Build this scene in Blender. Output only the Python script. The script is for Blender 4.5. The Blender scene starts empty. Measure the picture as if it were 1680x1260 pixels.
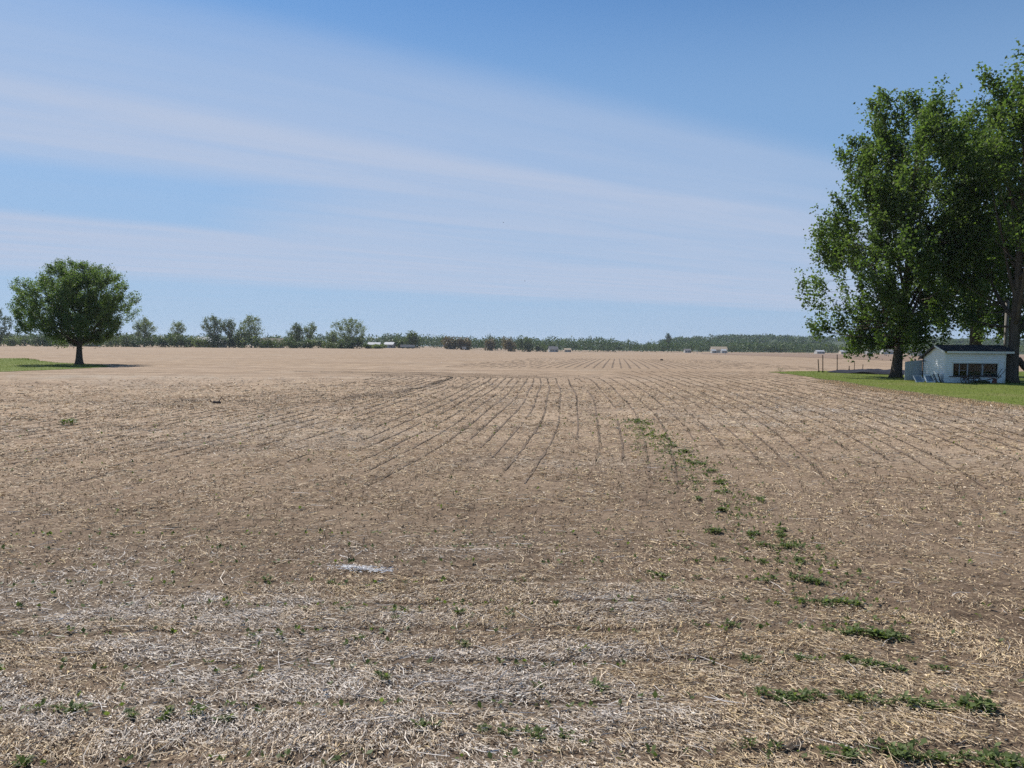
import bpy, bmesh, math, random
import numpy as np
from mathutils import Vector, Matrix
from mathutils.geometry import tessellate_polygon

sc = bpy.context.scene
R = math.radians
# ------------------------------------------------------------------ camera, sky, sun, exposure
CAM_H, PITCH, ROLL = 2.4, R(2.96), R(0.41)
cam = bpy.data.objects.new('camera', bpy.data.cameras.new('camera'))
sc.collection.objects.link(cam); sc.camera = cam
CM = Matrix.Rotation(math.pi/2-PITCH, 4, 'X') @ Matrix.Rotation(ROLL, 4, 'Z')
cam.matrix_world = Matrix.Translation((0, 0, CAM_H)) @ CM
cam.data.sensor_width = 36; cam.data.lens = 36*1200/1680
cam.data.clip_start = 0.1; cam.data.clip_end = 30000

SUN_EL, SUN_AZ = R(48), R(-37)            # azimuth measured from +Y towards +X
sd = Vector((math.sin(SUN_AZ)*math.cos(SUN_EL), math.cos(SUN_AZ)*math.cos(SUN_EL), math.sin(SUN_EL)))
sun = bpy.data.objects.new('sun', bpy.data.lights.new('sun', 'SUN'))
sc.collection.objects.link(sun)
sun.data.energy = 5.0; sun.data.angle = R(0.53); sun.data.color = (1, .955, .89)
sun.rotation_euler = (-sd).to_track_quat('-Z', 'Y').to_euler()

world = bpy.data.worlds.new('World'); sc.world = world; world.use_nodes = True
SKY_STRENGTH = 0.09

class NT:
    """tiny helper for node graphs"""
    def __init__(s, tree): s.t = tree; s.t.nodes.clear()
    def n(s, kind, **kw):
        nd = s.t.nodes.new(kind)
        for k, v in kw.items():
            if k.startswith('i_'):
                key = k[2:]; key = int(key) if key.isdigit() else key
                if hasattr(v, 'is_output') or isinstance(v, bpy.types.NodeSocket): s.t.links.new(v, nd.inputs[key])
                else: nd.inputs[key].default_value = v
            else: setattr(nd, k, v)
        return nd
    def math(s, op, a, b=None, c=None, clamp=False):
        nd = s.t.nodes.new('ShaderNodeMath'); nd.operation = op; nd.use_clamp = clamp
        for i, v in enumerate((a, b, c)):
            if v is None: continue
            if isinstance(v, bpy.types.NodeSocket): s.t.links.new(v, nd.inputs[i])
            else: nd.inputs[i].default_value = v
        return nd.outputs[0]
    def mix(s, fac, a, b, blend='MIX'):
        nd = s.t.nodes.new('ShaderNodeMix'); nd.data_type = 'RGBA'; nd.blend_type = blend
        for i, v in ((0, fac), (6, a), (7, b)):
            if isinstance(v, bpy.types.NodeSocket): s.t.links.new(v, nd.inputs[i])
            else: nd.inputs[i].default_value = v if i == 0 else (*v, 1)[:4]
        return nd.outputs[2]
    def ramp(s, fac, stops, interp='LINEAR'):
        nd = s.t.nodes.new('ShaderNodeValToRGB'); cr = nd.color_ramp; cr.interpolation = interp
        while len(cr.elements) < len(stops): cr.elements.new(.5)
        for e, (p, c) in zip(cr.elements, stops):
            e.position = p; e.color = (c, c, c, 1) if isinstance(c, (int, float)) else (*c, 1)
        s.t.links.new(fac, nd.inputs[0]); return nd.outputs[0]
    def noise(s, vec, scale, detail=4, rough=.55, dist=0.0):
        nd = s.t.nodes.new('ShaderNodeTexNoise'); s.t.links.new(vec, nd.inputs['Vector'])
        nd.inputs['Scale'].default_value = scale; nd.inputs['Detail'].default_value = detail
        nd.inputs['Roughness'].default_value = rough; nd.inputs['Distortion'].default_value = dist
        return nd.outputs['Fac']
    def link(s, a, b): s.t.links.new(a, b)

def build_world():
    g = NT(world.node_tree)
    out = g.n('ShaderNodeOutputWorld'); bg = g.n('ShaderNodeBackground'); bg.inputs[1].default_value = SKY_STRENGTH
    g.link(bg.outputs[0], out.inputs[0])
    sky = g.n('ShaderNodeTexSky'); sky.sky_type = 'NISHITA'; sky.sun_disc = False
    sky.sun_elevation = SUN_EL; sky.sun_rotation = SUN_AZ
    sky.altitude = 200; sky.air_density = 1.0; sky.dust_density = 0.2; sky.ozone_density = 1.0
    tc = g.n('ShaderNodeTexCoord'); sp = g.n('ShaderNodeSeparateXYZ'); g.link(tc.outputs['Generated'], sp.inputs[0])
    z = g.math('MAXIMUM', sp.outputs[2], .02)
    px = g.math('DIVIDE', sp.outputs[0], z); py = g.math('DIVIDE', sp.outputs[1], z)
    # cirrus sheet: s runs along the streaks, t across them
    s_ = g.math('ADD', g.math('MULTIPLY', px, .855), g.math('MULTIPLY', py, .518))
    t_ = g.math('ADD', g.math('MULTIPLY', px, -.518), g.math('MULTIPLY', py, .855))
    cv = g.n('ShaderNodeCombineXYZ'); g.link(g.math('MULTIPLY', s_, .22), cv.inputs[0]); g.link(g.math('MULTIPLY', t_, .6), cv.inputs[1])
    warp = g.noise(cv.outputs[0], .9, 3, .5)
    cv2 = g.n('ShaderNodeCombineXYZ'); g.link(g.math('MULTIPLY', s_, .30), cv2.inputs[0]); g.link(g.math('MULTIPLY', t_, 2.2), cv2.inputs[1])
    streak = g.noise(cv2.outputs[0], 1.0, 9, .62, .5)
    lt = g.math('MULTIPLY', g.math('LOGARITHM', g.math('MAXIMUM', t_, .1), math.e), 1/3)
    lt = g.math('ADD', lt, g.math('MULTIPLY', g.math('SUBTRACT', warp, .5), .07))
    band = g.ramp(lt, [(.0, .0), (.27, .0), (.325, .50), (.40, .62), (.43, .95), (.49, .90), (.545, .22), (.62, .22), (.67, 1.0), (.80, 1.0), (.88, .40), (.97, .45)], 'EASE')
    fill = g.ramp(g.math('MULTIPLY', g.math('SUBTRACT', s_, .0), .3), [(.05, 0.0), (.66, .82)], 'EASE')
    inband = g.ramp(lt, [(.40, 0.0), (.50, 1.0), (.70, 1.0), (.85, 0.0)], 'EASE')
    band = g.math('MAXIMUM', band, g.math('MULTIPLY', fill, inband))
    st = g.ramp(streak, [(.28, .60), (.62, 1.0)])
    dens = g.math('MULTIPLY', g.math('MULTIPLY', band, st), .95, clamp=True)
    cloud = tuple(c/SKY_STRENGTH for c in (.42, .49, .635))
    tint = g.mix(1.0, sky.outputs[0], (.47, .77, 1.02), 'MULTIPLY')
    low = g.ramp(z, [(.0, .85), (.12, .80), (.28, .55), (.48, .0)], 'EASE')
    tint = g.mix(low, tint, tuple(c/SKY_STRENGTH for c in (.262, .410, .625)))
    g.link(g.mix(dens, tint, cloud), bg.inputs[0])
build_world()

sc.view_settings.view_transform = 'Standard'; sc.view_settings.look = 'None'
sc.view_settings.exposure = 0.20; sc.view_settings.gamma = 1.0; sc.view_settings.use_curve_mapping = False
sc.cycles.max_bounces = 6; sc.cycles.transparent_max_bounces = 6; sc.cycles.volume_bounces = 0
sc.cycles.use_adaptive_sampling = False; sc.cycles.use_denoising = False

# ------------------------------------------------------------------ helpers
COL = sc.collection
rng = np.random.default_rng(7)

def link(o, parent=None):
    COL.objects.link(o)
    if parent is not None: o.parent = parent
    return o
def tag(o, label=None, cat=None, group=None, kind=None):
    if label: o['label'] = label
    if cat: o['category'] = cat
    if group: o['group'] = group
    if kind: o['kind'] = kind
    return o
def empty(name, loc, rz=0.0):
    o = bpy.data.objects.new(name, None); o.location = loc; o.rotation_euler = (0, 0, rz); o.empty_display_size = .2
    return link(o)
def mesh_np(name, V, F, mat, parent=None, col=None, tone=None, smooth=False):
    V = np.asarray(V, np.float32); F = np.asarray(F, np.int32); k = F.shape[1]
    me = bpy.data.meshes.new(name)
    me.vertices.add(len(V)); me.vertices.foreach_set('co', V.ravel())
    me.loops.add(F.size); me.loops.foreach_set('vertex_index', F.ravel())
    me.polygons.add(len(F)); me.polygons.foreach_set('loop_start', np.arange(0, F.size, k, dtype=np.int32))
    if smooth: me.polygons.foreach_set('use_smooth', np.ones(len(F), bool))
    me.update(calc_edges=True)
    if col is not None:
        a = me.attributes.new('col', 'FLOAT_COLOR', 'POINT'); c4 = np.ones((len(V), 4), np.float32); c4[:, :3] = col; a.data.foreach_set('color', c4.ravel())
    if tone is not None:
        a = me.attributes.new('tone', 'FLOAT', 'POINT'); a.data.foreach_set('value', np.asarray(tone, np.float32))
    me.materials.append(mat)
    return link(bpy.data.objects.new(name, me), parent)

class MB:
    """collects simple shapes and links them as one mesh"""
    def __init__(s): s.v = []; s.f = []
    def add(s, vs, fs):
        o = len(s.v); s.v += [tuple(v) for v in vs]; s.f += [tuple(i+o for i in f) for f in fs]; return s
    def hexa(s, p): return s.add(p, [(0,3,2,1),(4,5,6,7),(0,1,5,4),(1,2,6,5),(2,3,7,6),(3,0,4,7)])
    def box(s, x0, x1, y0, y1, z0, z1):
        return s.hexa([(x0,y0,z0),(x1,y0,z0),(x1,y1,z0),(x0,y1,z0),(x0,y0,z1),(x1,y0,z1),(x1,y1,z1),(x0,y1,z1)])
    def prism(s, poly, d):
        """polygon of 3D points extruded by vector d"""
        n = len(poly); d = Vector(d); a = [Vector(p) for p in poly]; b = [p+d for p in a]
        return s.add(a+b, [tuple(range(n-1, -1, -1)), tuple(range(n, 2*n))] + [(i, (i+1) % n, n+(i+1) % n, n+i) for i in range(n)])
    def tube(s, pts, rad, sides=6, cap=True):
        pts = [Vector(p) for p in pts]; n = len(pts)
        if not hasattr(rad, '__len__'): rad = [rad]*n
        rings = []
        up = None
        for i, p in enumerate(pts):
            d = (pts[min(i+1, n-1)]-pts[max(i-1, 0)])
            if d.length < 1e-9: d = Vector((0, 0, 1))
            d.normalize()
            if up is None: up = d.orthogonal().normalized()
            else:
                up = up - d*up.dot(d); up = up.normalized() if up.length > 1e-6 else d.orthogonal().normalized()
            w = d.cross(up)
            rings.append([p+(up*math.cos(2*math.pi*k/sides)+w*math.sin(2*math.pi*k/sides))*rad[i] for k in range(sides)])
        vs = [q for r in rings for q in r]; fs = []
        for i in range(n-1):
            for k in range(sides):
                a = i*sides+k; b = i*sides+(k+1) % sides; fs.append((a, b, b+sides, a+sides))
        if cap: fs += [tuple(range(sides-1, -1, -1)), tuple(range((n-1)*sides, n*sides))]
        return s.add(vs, fs)
    def bar(s, a, b, w, h):
        """square bar from a to b"""
        a, b = Vector(a), Vector(b); d = (b-a).normalized()
        u = d.cross(Vector((0, 0, 1)));  u = u.normalized() if u.length > 1e-4 else Vector((1, 0, 0))
        v = u.cross(d).normalized()
        q = lambda p: [p-u*w/2-v*h/2, p+u*w/2-v*h/2, p+u*w/2+v*h/2, p-u*w/2+v*h/2]
        return s.hexa(q(a)+q(b))
    def build(s, name, mat, parent=None, smooth=False, loc=None):
        me = bpy.data.meshes.new(name); me.from_pydata(s.v, [], s.f)
        bm = bmesh.new(); bm.from_mesh(me); bmesh.ops.recalc_face_normals(bm, faces=bm.faces); bm.to_mesh(me); bm.free()
        if smooth:
            for p in me.polygons: p.use_smooth = True
        me.materials.append(mat)
        o = bpy.data.objects.new(name, me)
        if loc: o.location = loc
        return link(o, parent)

def vnoise(x, y, seed=0):
    x = np.asarray(x, np.float64); y = np.asarray(y, np.float64)
    xi = np.floor(x).astype(np.int64); yi = np.floor(y).astype(np.int64); fx = x-xi; fy = y-yi
    fx = fx*fx*(3-2*fx); fy = fy*fy*(3-2*fy)
    def h(a, b):
        n = (a*374761393 + b*668265263 + seed*1442695041) & 0x7fffffff
        n = ((n ^ (n >> 13))*1274126177) & 0x7fffffff
        return ((n ^ (n >> 16)) & 0xffff)/65535.0
    return (h(xi, yi)*(1-fx)+h(xi+1, yi)*fx)*(1-fy)+(h(xi, yi+1)*(1-fx)+h(xi+1, yi+1)*fx)*fy
def fbm(x, y, seed=0, o=3):
    s = 0; a = .5; t = 0
    for i in range(o): s = s+a*vnoise(x*2**i, y*2**i, seed+i*17); t += a; a *= .5
    return s/t
def sstep(a, b, x):
    t = np.clip((np.asarray(x, float)-a)/(b-a), 0, 1); return t*t*(3-2*t)

def terrain(x, y):
    """gentle lie of the land: level on the left, falling away ahead and to the right, low hills far off right"""
    x = np.asarray(x, float); y = np.asarray(y, float)
    d = np.hypot(x, y); az = np.degrees(np.arctan2(x, y))
    w = sstep(-9, 2, az)*(1-sstep(70, 110, az))
    z = -4.0*np.clip((d-100)/750, 0, 1)*w
    return z
def hillz(x, y):
    x = np.asarray(x, float); y = np.asarray(y, float); d = np.hypot(x, y); az = np.degrees(np.arctan2(x, y))
    env = np.interp(az, [4, 9, 12, 15, 20, 26, 34, 44], [4, 7, 17, 24, 26, 22, 16, 8])
    return -5+env*sstep(1080, 1900, d)*(.9+.2*vnoise(az*.5, d*.003, 5))*(1-.9*sstep(2500, 3000, d))
def relief(x, y):
    d = np.hypot(x, y)
    return (.055*(fbm(x*1.3, y*1.3, 3)-.5)+.045*(fbm(x*5, y*5, 9, 2)-.5))*np.exp(-(d/16)**2)
def gz(x, y): return float(terrain(x, y)+relief(x, y))
def at(u, d):
    """ground point straight out at picture column u and forward distance d"""
    x = (u-840)/1200*d; return Vector((x, d, float(terrain(x, d))))

# ------------------------------------------------------------------ materials
def mat(name):
    m = bpy.data.materials.new(name); m.use_nodes = True
    g = NT(m.node_tree); out = g.n('ShaderNodeOutputMaterial'); b = g.n('ShaderNodeBsdfPrincipled'); g.link(b.outputs[0], out.inputs[0])
    b.inputs['Roughness'].default_value = .85; b.inputs['Specular IOR Level'].default_value = .25
    g.out = out; g.b = b
    tc = g.n('ShaderNodeTexCoord'); g.obj = tc.outputs['Object']
    return m, g
def plain(name, c, rough=.8, var=.25, scale=6.0, bump=.0, metal=0.0, spec=.3, stretch=None):
    m, g = mat(name); v = g.obj
    if stretch:
        mp = g.n('ShaderNodeMapping'); mp.inputs['Scale'].default_value = stretch; g.link(v, mp.inputs[0]); v = mp.outputs[0]
    n = g.noise(v, scale, 5, .6)
    lo = tuple(x*(1-var) for x in c); hi = tuple(min(1, x*(1+var)) for x in c)
    g.link(g.ramp(n, [(.3, lo), (.7, hi)]), g.b.inputs['Base Color'])
    g.b.inputs['Roughness'].default_value = rough; g.b.inputs['Metallic'].default_value = metal; g.b.inputs['Specular IOR Level'].default_value = spec
    if bump:
        bp = g.n('ShaderNodeBump'); bp.inputs['Strength'].default_value = bump; bp.inputs['Distance'].default_value = .02
        g.link(n, bp.inputs['Height']); g.link(bp.outputs[0], g.b.inputs['Normal'])
    return m
def leafmat(name, dark, mid, light, trans=.35, rough=.55):
    m, g = mat(name)
    at_ = g.n('ShaderNodeAttribute'); at_.attribute_name = 'tone'
    c = g.ramp(at_.outputs['Fac'], [(0, dark), (.5, mid), (1, light)])
    g.link(c, g.b.inputs['Base Color']); g.b.inputs['Roughness'].default_value = rough; g.b.inputs['Specular IOR Level'].default_value = .22
    tr = g.n('ShaderNodeBsdfTranslucent'); g.link(g.mix(1.0, c, (1.25, 1.35, .6), 'MULTIPLY'), tr.inputs[0])
    mx = g.n('ShaderNodeMixShader'); mx.inputs[0].default_value = trans
    g.link(g.b.outputs[0], mx.inputs[1]); g.link(tr.outputs[0], mx.inputs[2]); g.link(mx.outputs[0], g.out.inputs[0])
    return m
def colattr(name, rough=.8, trans=0.0, spec=.25):
    m, g = mat(name); a = g.n('ShaderNodeAttribute'); a.attribute_name = 'col'
    g.link(a.outputs['Color'], g.b.inputs['Base Color']); g.b.inputs['Roughness'].default_value = rough; g.b.inputs['Specular IOR Level'].default_value = spec
    return m

def field_material():
    m, g = mat('field_soil_and_residue')
    geo = g.n('ShaderNodeNewGeometry'); P = geo.outputs['Position']
    at_ = g.n('ShaderNodeAttribute'); at_.attribute_name = 'tone'; pale = at_.outputs['Fac']
    fine = g.noise(P, 28, 5, .7); mid = g.noise(P, 5.5, 5, .65); big = g.noise(P, .55, 4, .55); huge = g.noise(P, .05, 3, .5)
    mp = g.n('ShaderNodeMapping'); mp.inputs['Scale'].default_value = (.03, .22, 1); g.link(P, mp.inputs[0])
    swath = g.noise(mp.outputs[0], 1.0, 4, .6)
    soil = g.mix(mid, (.060, .041, .029), (.125, .086, .057))
    tan_ = g.mix(big, (.375, .267, .173), (.46, .343, .23))
    tan_ = g.mix(g.ramp(g.noise(P, .22, 4, .65), [(.50, 0.0), (.66, .55)]), tan_, (.25, .165, .10)); tan_ = g.mix(g.ramp(huge, [(.35, 0.0), (.65, .6)]), tan_, (.43, .322, .232))
    ash = g.mix(fine, (.34, .28, .21), (.53, .455, .36))
    straw = g.mix(pale, tan_, ash)
    straw = g.mix(g.ramp(swath, [(.42, 0.0), (.64, .60)]), straw, (.28, .197, .13))
    cover = g.math('ADD', g.math('ADD', g.math('MULTIPLY', fine, .55), g.math('MULTIPLY', mid, .45)), g.math('MULTIPLY', g.math('SUBTRACT', big, .5), .25))
    fac = g.ramp(cover, [(.37, 0.0), (.52, 1.0)])
    # loose straw is modelled near the camera; farther off the sheet itself carries the residue
    sp = g.n('ShaderNodeVectorMath'); sp.operation = 'LENGTH'; g.link(P, sp.inputs[0])
    mr = g.n('ShaderNodeMapRange'); mr.interpolation_type = 'SMOOTHSTEP'; g.link(sp.outputs['Value'], mr.inputs[0]); mr.inputs[1].default_value = 5; mr.inputs[2].default_value = 24; mr.inputs[3].default_value = .34; mr.inputs[4].default_value = 1.0
    fac = g.math('MULTIPLY', g.math('MAXIMUM', fac, .2), mr.outputs[0])
    g.link(g.mix(fac, soil, straw), g.b.inputs['Base Color']); g.b.inputs['Roughness'].default_value = .95; g.b.inputs['Specular IOR Level'].default_value = .1
    bp = g.n('ShaderNodeBump'); bp.inputs['Strength'].default_value = .55; bp.inputs['Distance'].default_value = .05
    g.link(g.math('ADD', fine, mid), bp.inputs['Height']); g.link(bp.outputs[0], g.b.inputs['Normal'])
    return m
M = {}
M['field'] = field_material()
M['straw'] = colattr('straw', .7)
M['furrow'] = plain('bare_furrow_soil', (.15, .105, .070), .95, .35, 9, .4)
M['plowed'] = plain('plowed_brown_soil', (.225, .150, .098), .95, .22, .12, 0)
M['leaf_maple'] = leafmat('maple_leaf', (.050, .088, .030), (.095, .150, .047), (.17, .23, .078), .50)
M['leaf_round'] = leafmat('round_tree_leaf', (.065, .108, .042), (.12, .178, .070), (.185, .25, .11), .48)
M['leaf_hedge'] = leafmat('hedge_leaf', (.050, .075, .026), (.092, .128, .042), (.14, .175, .062), .30)
M['leaf_spring'] = leafmat('spring_leaf', (.10, .135, .060), (.16, .20, .088), (.22, .255, .12), .35)
M['leaf_dark'] = leafmat('dark_hedge_leaf', (.028, .052, .018), (.052, .086, .028), (.082, .12, .042), .28)
M['leaf_rust'] = leafmat('rust_leaf', (.11, .080, .040), (.16, .115, .058), (.20, .155, .08), .25)
M['leaf_wood'] = leafmat('far_wood_leaf', (.030, .060, .020), (.060, .105, .034), (.098, .145, .052), .25)
M['leaf_sprout'] = leafmat('sprout_leaf', (.075, .105, .034), (.125, .165, .056), (.19, .235, .09), .40)
M['forest_floor'] = plain('forest_floor_green', (.045, .065, .028), .95, .3, .01)
M['bark'] = plain('bark', (.085, .068, .052), .95, .45, 7, .8, stretch=(1, 1, .25))
M['bark_far'] = plain('grey_bark', (.15, .13, .11), .95, .3, 2)
M['lawn'] = None
def lawn_material():
    m, g = mat('lawn_turf'); geo = g.n('ShaderNodeNewGeometry'); P = geo.outputs['Position']
    a = g.noise(P, .6, 4, .6); b = g.noise(P, 9, 4, .7)
    c = g.mix(a, (.105, .140, .022), (.155, .185, .040)); c = g.mix(g.ramp(b, [(.45, 0.0), (.8, .5)]), c, (.16, .17, .06)); c = g.mix(g.ramp(g.noise(P, .25, 4, .6), [(.5, 0.0), (.72, .7)]), c, (.20, .185, .075))
    g.link(c, g.b.inputs['Base Color']); g.b.inputs['Roughness'].default_value = .9; g.b.inputs['Specular IOR Level'].default_value = .1
    bp = g.n('ShaderNodeBump'); bp.inputs['Strength'].default_value = .6; bp.inputs['Distance'].default_value = .06; g.link(b, bp.inputs['Height']); g.link(bp.outputs[0], g.b.inputs['Normal'])
    return m
M['lawn'] = lawn_material()
M['grass'] = leafmat('grass_blade', (.085, .125, .018), (.135, .175, .032), (.20, .22, .06), .35)
M['drygrass'] = colattr('dry_grass', .8)
M['white'] = plain('weathered_white_paint', (.76, .77, .75), .55, .16, 5, .1, stretch=(.5, .5, 4))
M['trim'] = plain('cream_trim_paint', (.66, .66, .60), .6, .12, 6)
M['grey_board'] = plain('grey_weathered_board', (.36, .40, .43), .8, .15, 5, .2, stretch=(6, 6, .6))
M['shingle'] = plain('dark_asphalt_shingle', (.045, .044, .047), .9, .4, 22, .5)
M['dark'] = plain('dark_paint', (.025, .028, .034), .5, .3, 8)
M['wood_dark'] = plain('dark_wood', (.06, .047, .036), .9, .4, 9, .4)
M['pole'] = plain('grey_pole_wood', (.20, .185, .165), .9, .25, 7, .3, stretch=(1, 1, .15))
M['rust'] = plain('rusty_iron', (.085, .050, .034), .8, .45, 14, .3, metal=.25)
M['redrust'] = plain('faded_red_iron', (.22, .075, .055), .75, .35, 12, .2, metal=.1)
M['steel_post'] = plain('rusted_steel_post', (.13, .085, .065), .8, .35, 12, .1, metal=.2)
M['tarp'] = plain('black_tarp', (.022, .022, .030), .7, .35, 1.5, .5, spec=.1)
M['curtain'] = plain('tan_curtain', (.07, .057, .044), .9, .3, 7, stretch=(4, 4, .3))
M['curtain_w'] = plain('white_curtain', (.34, .34, .35), .9, .2, 9)
M['inside'] = plain('inner_boards', (.03, .026, .024), .9, .25, 5)
M['wall_far'] = plain('far_white_siding', (.42, .42, .40), .7, .06, 1)
M['wall_tan'] = plain('far_tan_siding', (.50, .44, .35), .7, .1, 1)
M['roof_white'] = plain('white_metal_roof', (.42, .43, .44), .6, .15, .5)
M['roof_grey'] = plain('grey_roof', (.16, .15, .15), .85, .2, 1)
M['roof_tan'] = plain('tan_roof', (.40, .32, .22), .85, .15, 1)
M['glass_far'] = plain('dark_window', (.03, .035, .04), .15, .2, 2, spec=.6)
M['lime'] = plain('white_lime', (.74, .74, .75), .9, .12, 30)
M['clod'] = plain('dark_clod', (.075, .055, .045), .95, .4, 18, .6)
M['husk'] = plain('brown_curled_leaf', (.13, .095, .065), .8, .4, 25, .3)
M['bird'] = plain('bird_feathers', (.03, .03, .032), .8, .3, 10)
M['tyre'] = plain('black_rubber', (.02, .02, .02), .8, .2, 5)
def glass():
    m, g = mat('window_glass'); gl = g.n('ShaderNodeBsdfGlossy'); gl.inputs['Roughness'].default_value = .03; gl.inputs[0].default_value = (.9, .95, 1, 1)
    tr = g.n('ShaderNodeBsdfTransparent'); tr.inputs[0].default_value = (.82, .86, .88, 1)
    fr = g.n('ShaderNodeFresnel'); fr.inputs[0].default_value = 1.5
    mx = g.n('ShaderNodeMixShader'); g.link(g.math('MULTIPLY', fr.outputs[0], .35), mx.inputs[0]); g.link(tr.outputs[0], mx.inputs[1]); g.link(gl.outputs[0], mx.inputs[2]); g.link(mx.outputs[0], g.out.inputs[0])
    return m
M['glass'] = glass()

# ------------------------------------------------------------------ the field: one sheet to the horizon
LAWN_R = [(25.6, 73.0), (25.3, 66), (24.6, 60), (23.9, 54.5), (22.6, 48.0), (21.9, 43), (21.7, 38), (21.5, 34), (21.4, 30), (22.5, 24), (40, 20), (75, 40), (75, 82), (52, 80), (40, 79), (33, 77.5), (29, 75.5)]
LAWN_L = [(-75, 112), (-68, 104), (-61, 95), (-55, 88.5), (-49, 83.8), (-44.5, 79.5), (-41.5, 75.5), (-40.6, 72.5), (-40.8, 68), (-41.2, 63), (-42, 58.5), (-46, 53), (-80, 45), (-110, 80)]
def inpoly(x, y, poly):
    x = np.asarray(x); y = np.asarray(y); ins = np.zeros(x.shape, bool); n = len(poly)
    for i in range(n):
        x1, y1 = poly[i]; x2, y2 = poly[(i+1) % n]
        c = ((y1 > y) != (y2 > y)) & (x < (x2-x1)*(y-y1)/((y2-y1) if y2 != y1 else 1e-9)+x1); ins ^= c
    return ins
def paleness(x, y):
    """where bleached grey-white residue lies thick instead of tan chaff"""
    d = np.hypot(x, y); p = np.zeros_like(d)
    def blob(cx, cy, rx, ry, a):
        return a*np.exp(-(((x-cx)/rx)**2+((y-cy)/ry)**2))
    p = blob(-2.8, 4.8, 3.2, 2.6, 1.0)+blob(-4.5, 7.2, 2.6, 1.5, .55)+blob(.6, 5.2, 1.2, .9, .75)+blob(-.9, 8.6, 2.0, .8, .4)
    p = p+blob(-7, 21, 3.0, 3.5, .6)+blob(-40, 52, 26, 4.5, .7)+blob(13, 27, 8, 4.5, .6)+blob(9.5, 16, 3.5, 1.2, .3)+blob(1.2, 6.9, 1.0, .6, .5)
    n = fbm(x*.7, y*1.5, 21, 4)
    return np.clip(p*(.10+.62*sstep(.38, .66, n)+.55*sstep(.45, .70, fbm(x*3.1, y*4.5, 23, 3)))+.30*sstep(.60, .80, fbm(x*.25, y*.4, 33, 3)), 0, 1)

def build_field():
    az = np.unique(np.concatenate([np.arange(-46, 46.01, .32), np.arange(46, 314.1, 4.0)]))
    az = R(1)*az[az < 313.9]
    r = np.concatenate([np.geomspace(1.2, 30, 270), np.geomspace(30.6, 5000, 110)])
    A, RR = np.meshgrid(az, r, indexing='ij'); X = RR*np.sin(A); Y = RR*np.cos(A)
    Z = terrain(X, Y)+relief(X, Y)
    na, nr = A.shape
    V = np.stack([X, Y, Z], -1).reshape(-1, 3)
    V = np.vstack([V, [[0, 0, float(relief(0, 0))]]])
    i = np.arange(na); j = np.arange(nr-1); I, J = np.meshgrid(i, j, indexing='ij'); I2 = (I+1) % na
    F = np.stack([I*nr+J, I*nr+J+1, I2*nr+J+1, I2*nr+J], -1).reshape(-1, 4)
    pale = np.append(paleness(X, Y).ravel(), .5)
    me_o = mesh_np('field', V, F, M['field'], tone=pale, smooth=True)
    tag(me_o, 'harvested field of tan stubble stretching to the tree lines', kind='structure')
    c = len(V)-1
    return me_o
field = build_field()

def lawn_sheet(name, poly, z, material, seed, amp=.6, sub=14):
    rr = random.Random(seed); pts = []
    n = len(poly)
    for i in range(n):
        a = Vector((*poly[i], 0)); b = Vector((*poly[(i+1) % n], 0))
        k = max(2, int((b-a).length*1.6))
        for q in range(k):
            p = a.lerp(b, q/k); pts.append(Vector((p.x+rr.uniform(-amp, amp)*.7, p.y+rr.uniform(-amp, amp), z)))
    tris = tessellate_polygon([pts])
    mb = MB(); mb.add(pts, [tuple(t) for t in tris])
    o = mb.build(name, material)
    for p in o.data.polygons:
        pass
    return o
lr = lawn_sheet('lawn', LAWN_R, .022, M['lawn'], 4); tag(lr, 'mown green lawn around the white shed under the tall maples', kind='structure')
ll = lawn_sheet('lawn', LAWN_L, .022, M['lawn'], 5); tag(ll, 'strip of green grass under the round tree on the left', kind='structure')

def blades(name, xy, h, w, material, tone=None, col=None, lean=.35, parent=None, z0=.02, seed=1):
    r = np.random.default_rng(seed); n = len(xy); a = r.uniform(0, 2*np.pi, n); h = np.broadcast_to(h, n); w = np.broadcast_to(w, n)
    dx = np.cos(a)*w/2; dy = np.sin(a)*w/2; la = r.uniform(0, 2*np.pi, n); lr_ = r.uniform(0, lean, n)*h
    x, y = xy[:, 0], xy[:, 1]; z = terrain(x, y)+relief(x, y)+z0-.015
    V = np.empty((n, 3, 3)); V[:, 0] = np.stack([x-dx, y-dy, z], -1); V[:, 1] = np.stack([x+dx, y+dy, z], -1)
    V[:, 2] = np.stack([x+np.cos(la)*lr_, y+np.sin(la)*lr_, z+h], -1)
    F = np.arange(3*n).reshape(n, 3)
    return mesh_np(name, V.reshape(-1, 3), F, material, parent, col=None if col is None else np.repeat(col, 3, 0), tone=None if tone is None else np.repeat(tone, 3))
def scatter(poly, n, seed, xr, yr):
    r = np.random.default_rng(seed); x = r.uniform(*xr, n*3); y = r.uniform(*yr, n*3); k = inpoly(x, y, poly); return np.stack([x[k], y[k]], -1)[:n]
p = scatter(LAWN_R, 75000, 11, (21, 60), (26, 80)); rr = np.random.default_rng(2)
g1 = blades('lawn_grass', p, rr.uniform(.04, .10, len(p)), .022, M['grass'], tone=np.clip(fbm(p[:, 0]*.5, p[:, 1]*.5, 8)+rr.normal(0, .15, len(p)), 0, 1))
tag(g1, 'short green lawn grass around the shed', 'grass', kind='stuff')
p = scatter(LAWN_L, 26000, 12, (-80, -40), (55, 108))
edge = np.clip((p[:, 1]-(-p[:, 0]*.98+36.5))/4, -1, 0)+1    # taller along the far unmown edge
hh = rr.uniform(.05, .12, len(p))+.22*edge**2*rr.random(len(p))
g2 = blades('lawn_grass', p, hh, .035, M['grass'], tone=np.clip(fbm(p[:, 0]*.5, p[:, 1]*.5, 9)+rr.normal(0, .15, len(p))-.25*edge, 0, 1))
tag(g2, 'green grass strip under the round tree, taller along its far edge', 'grass', kind='stuff')
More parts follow.
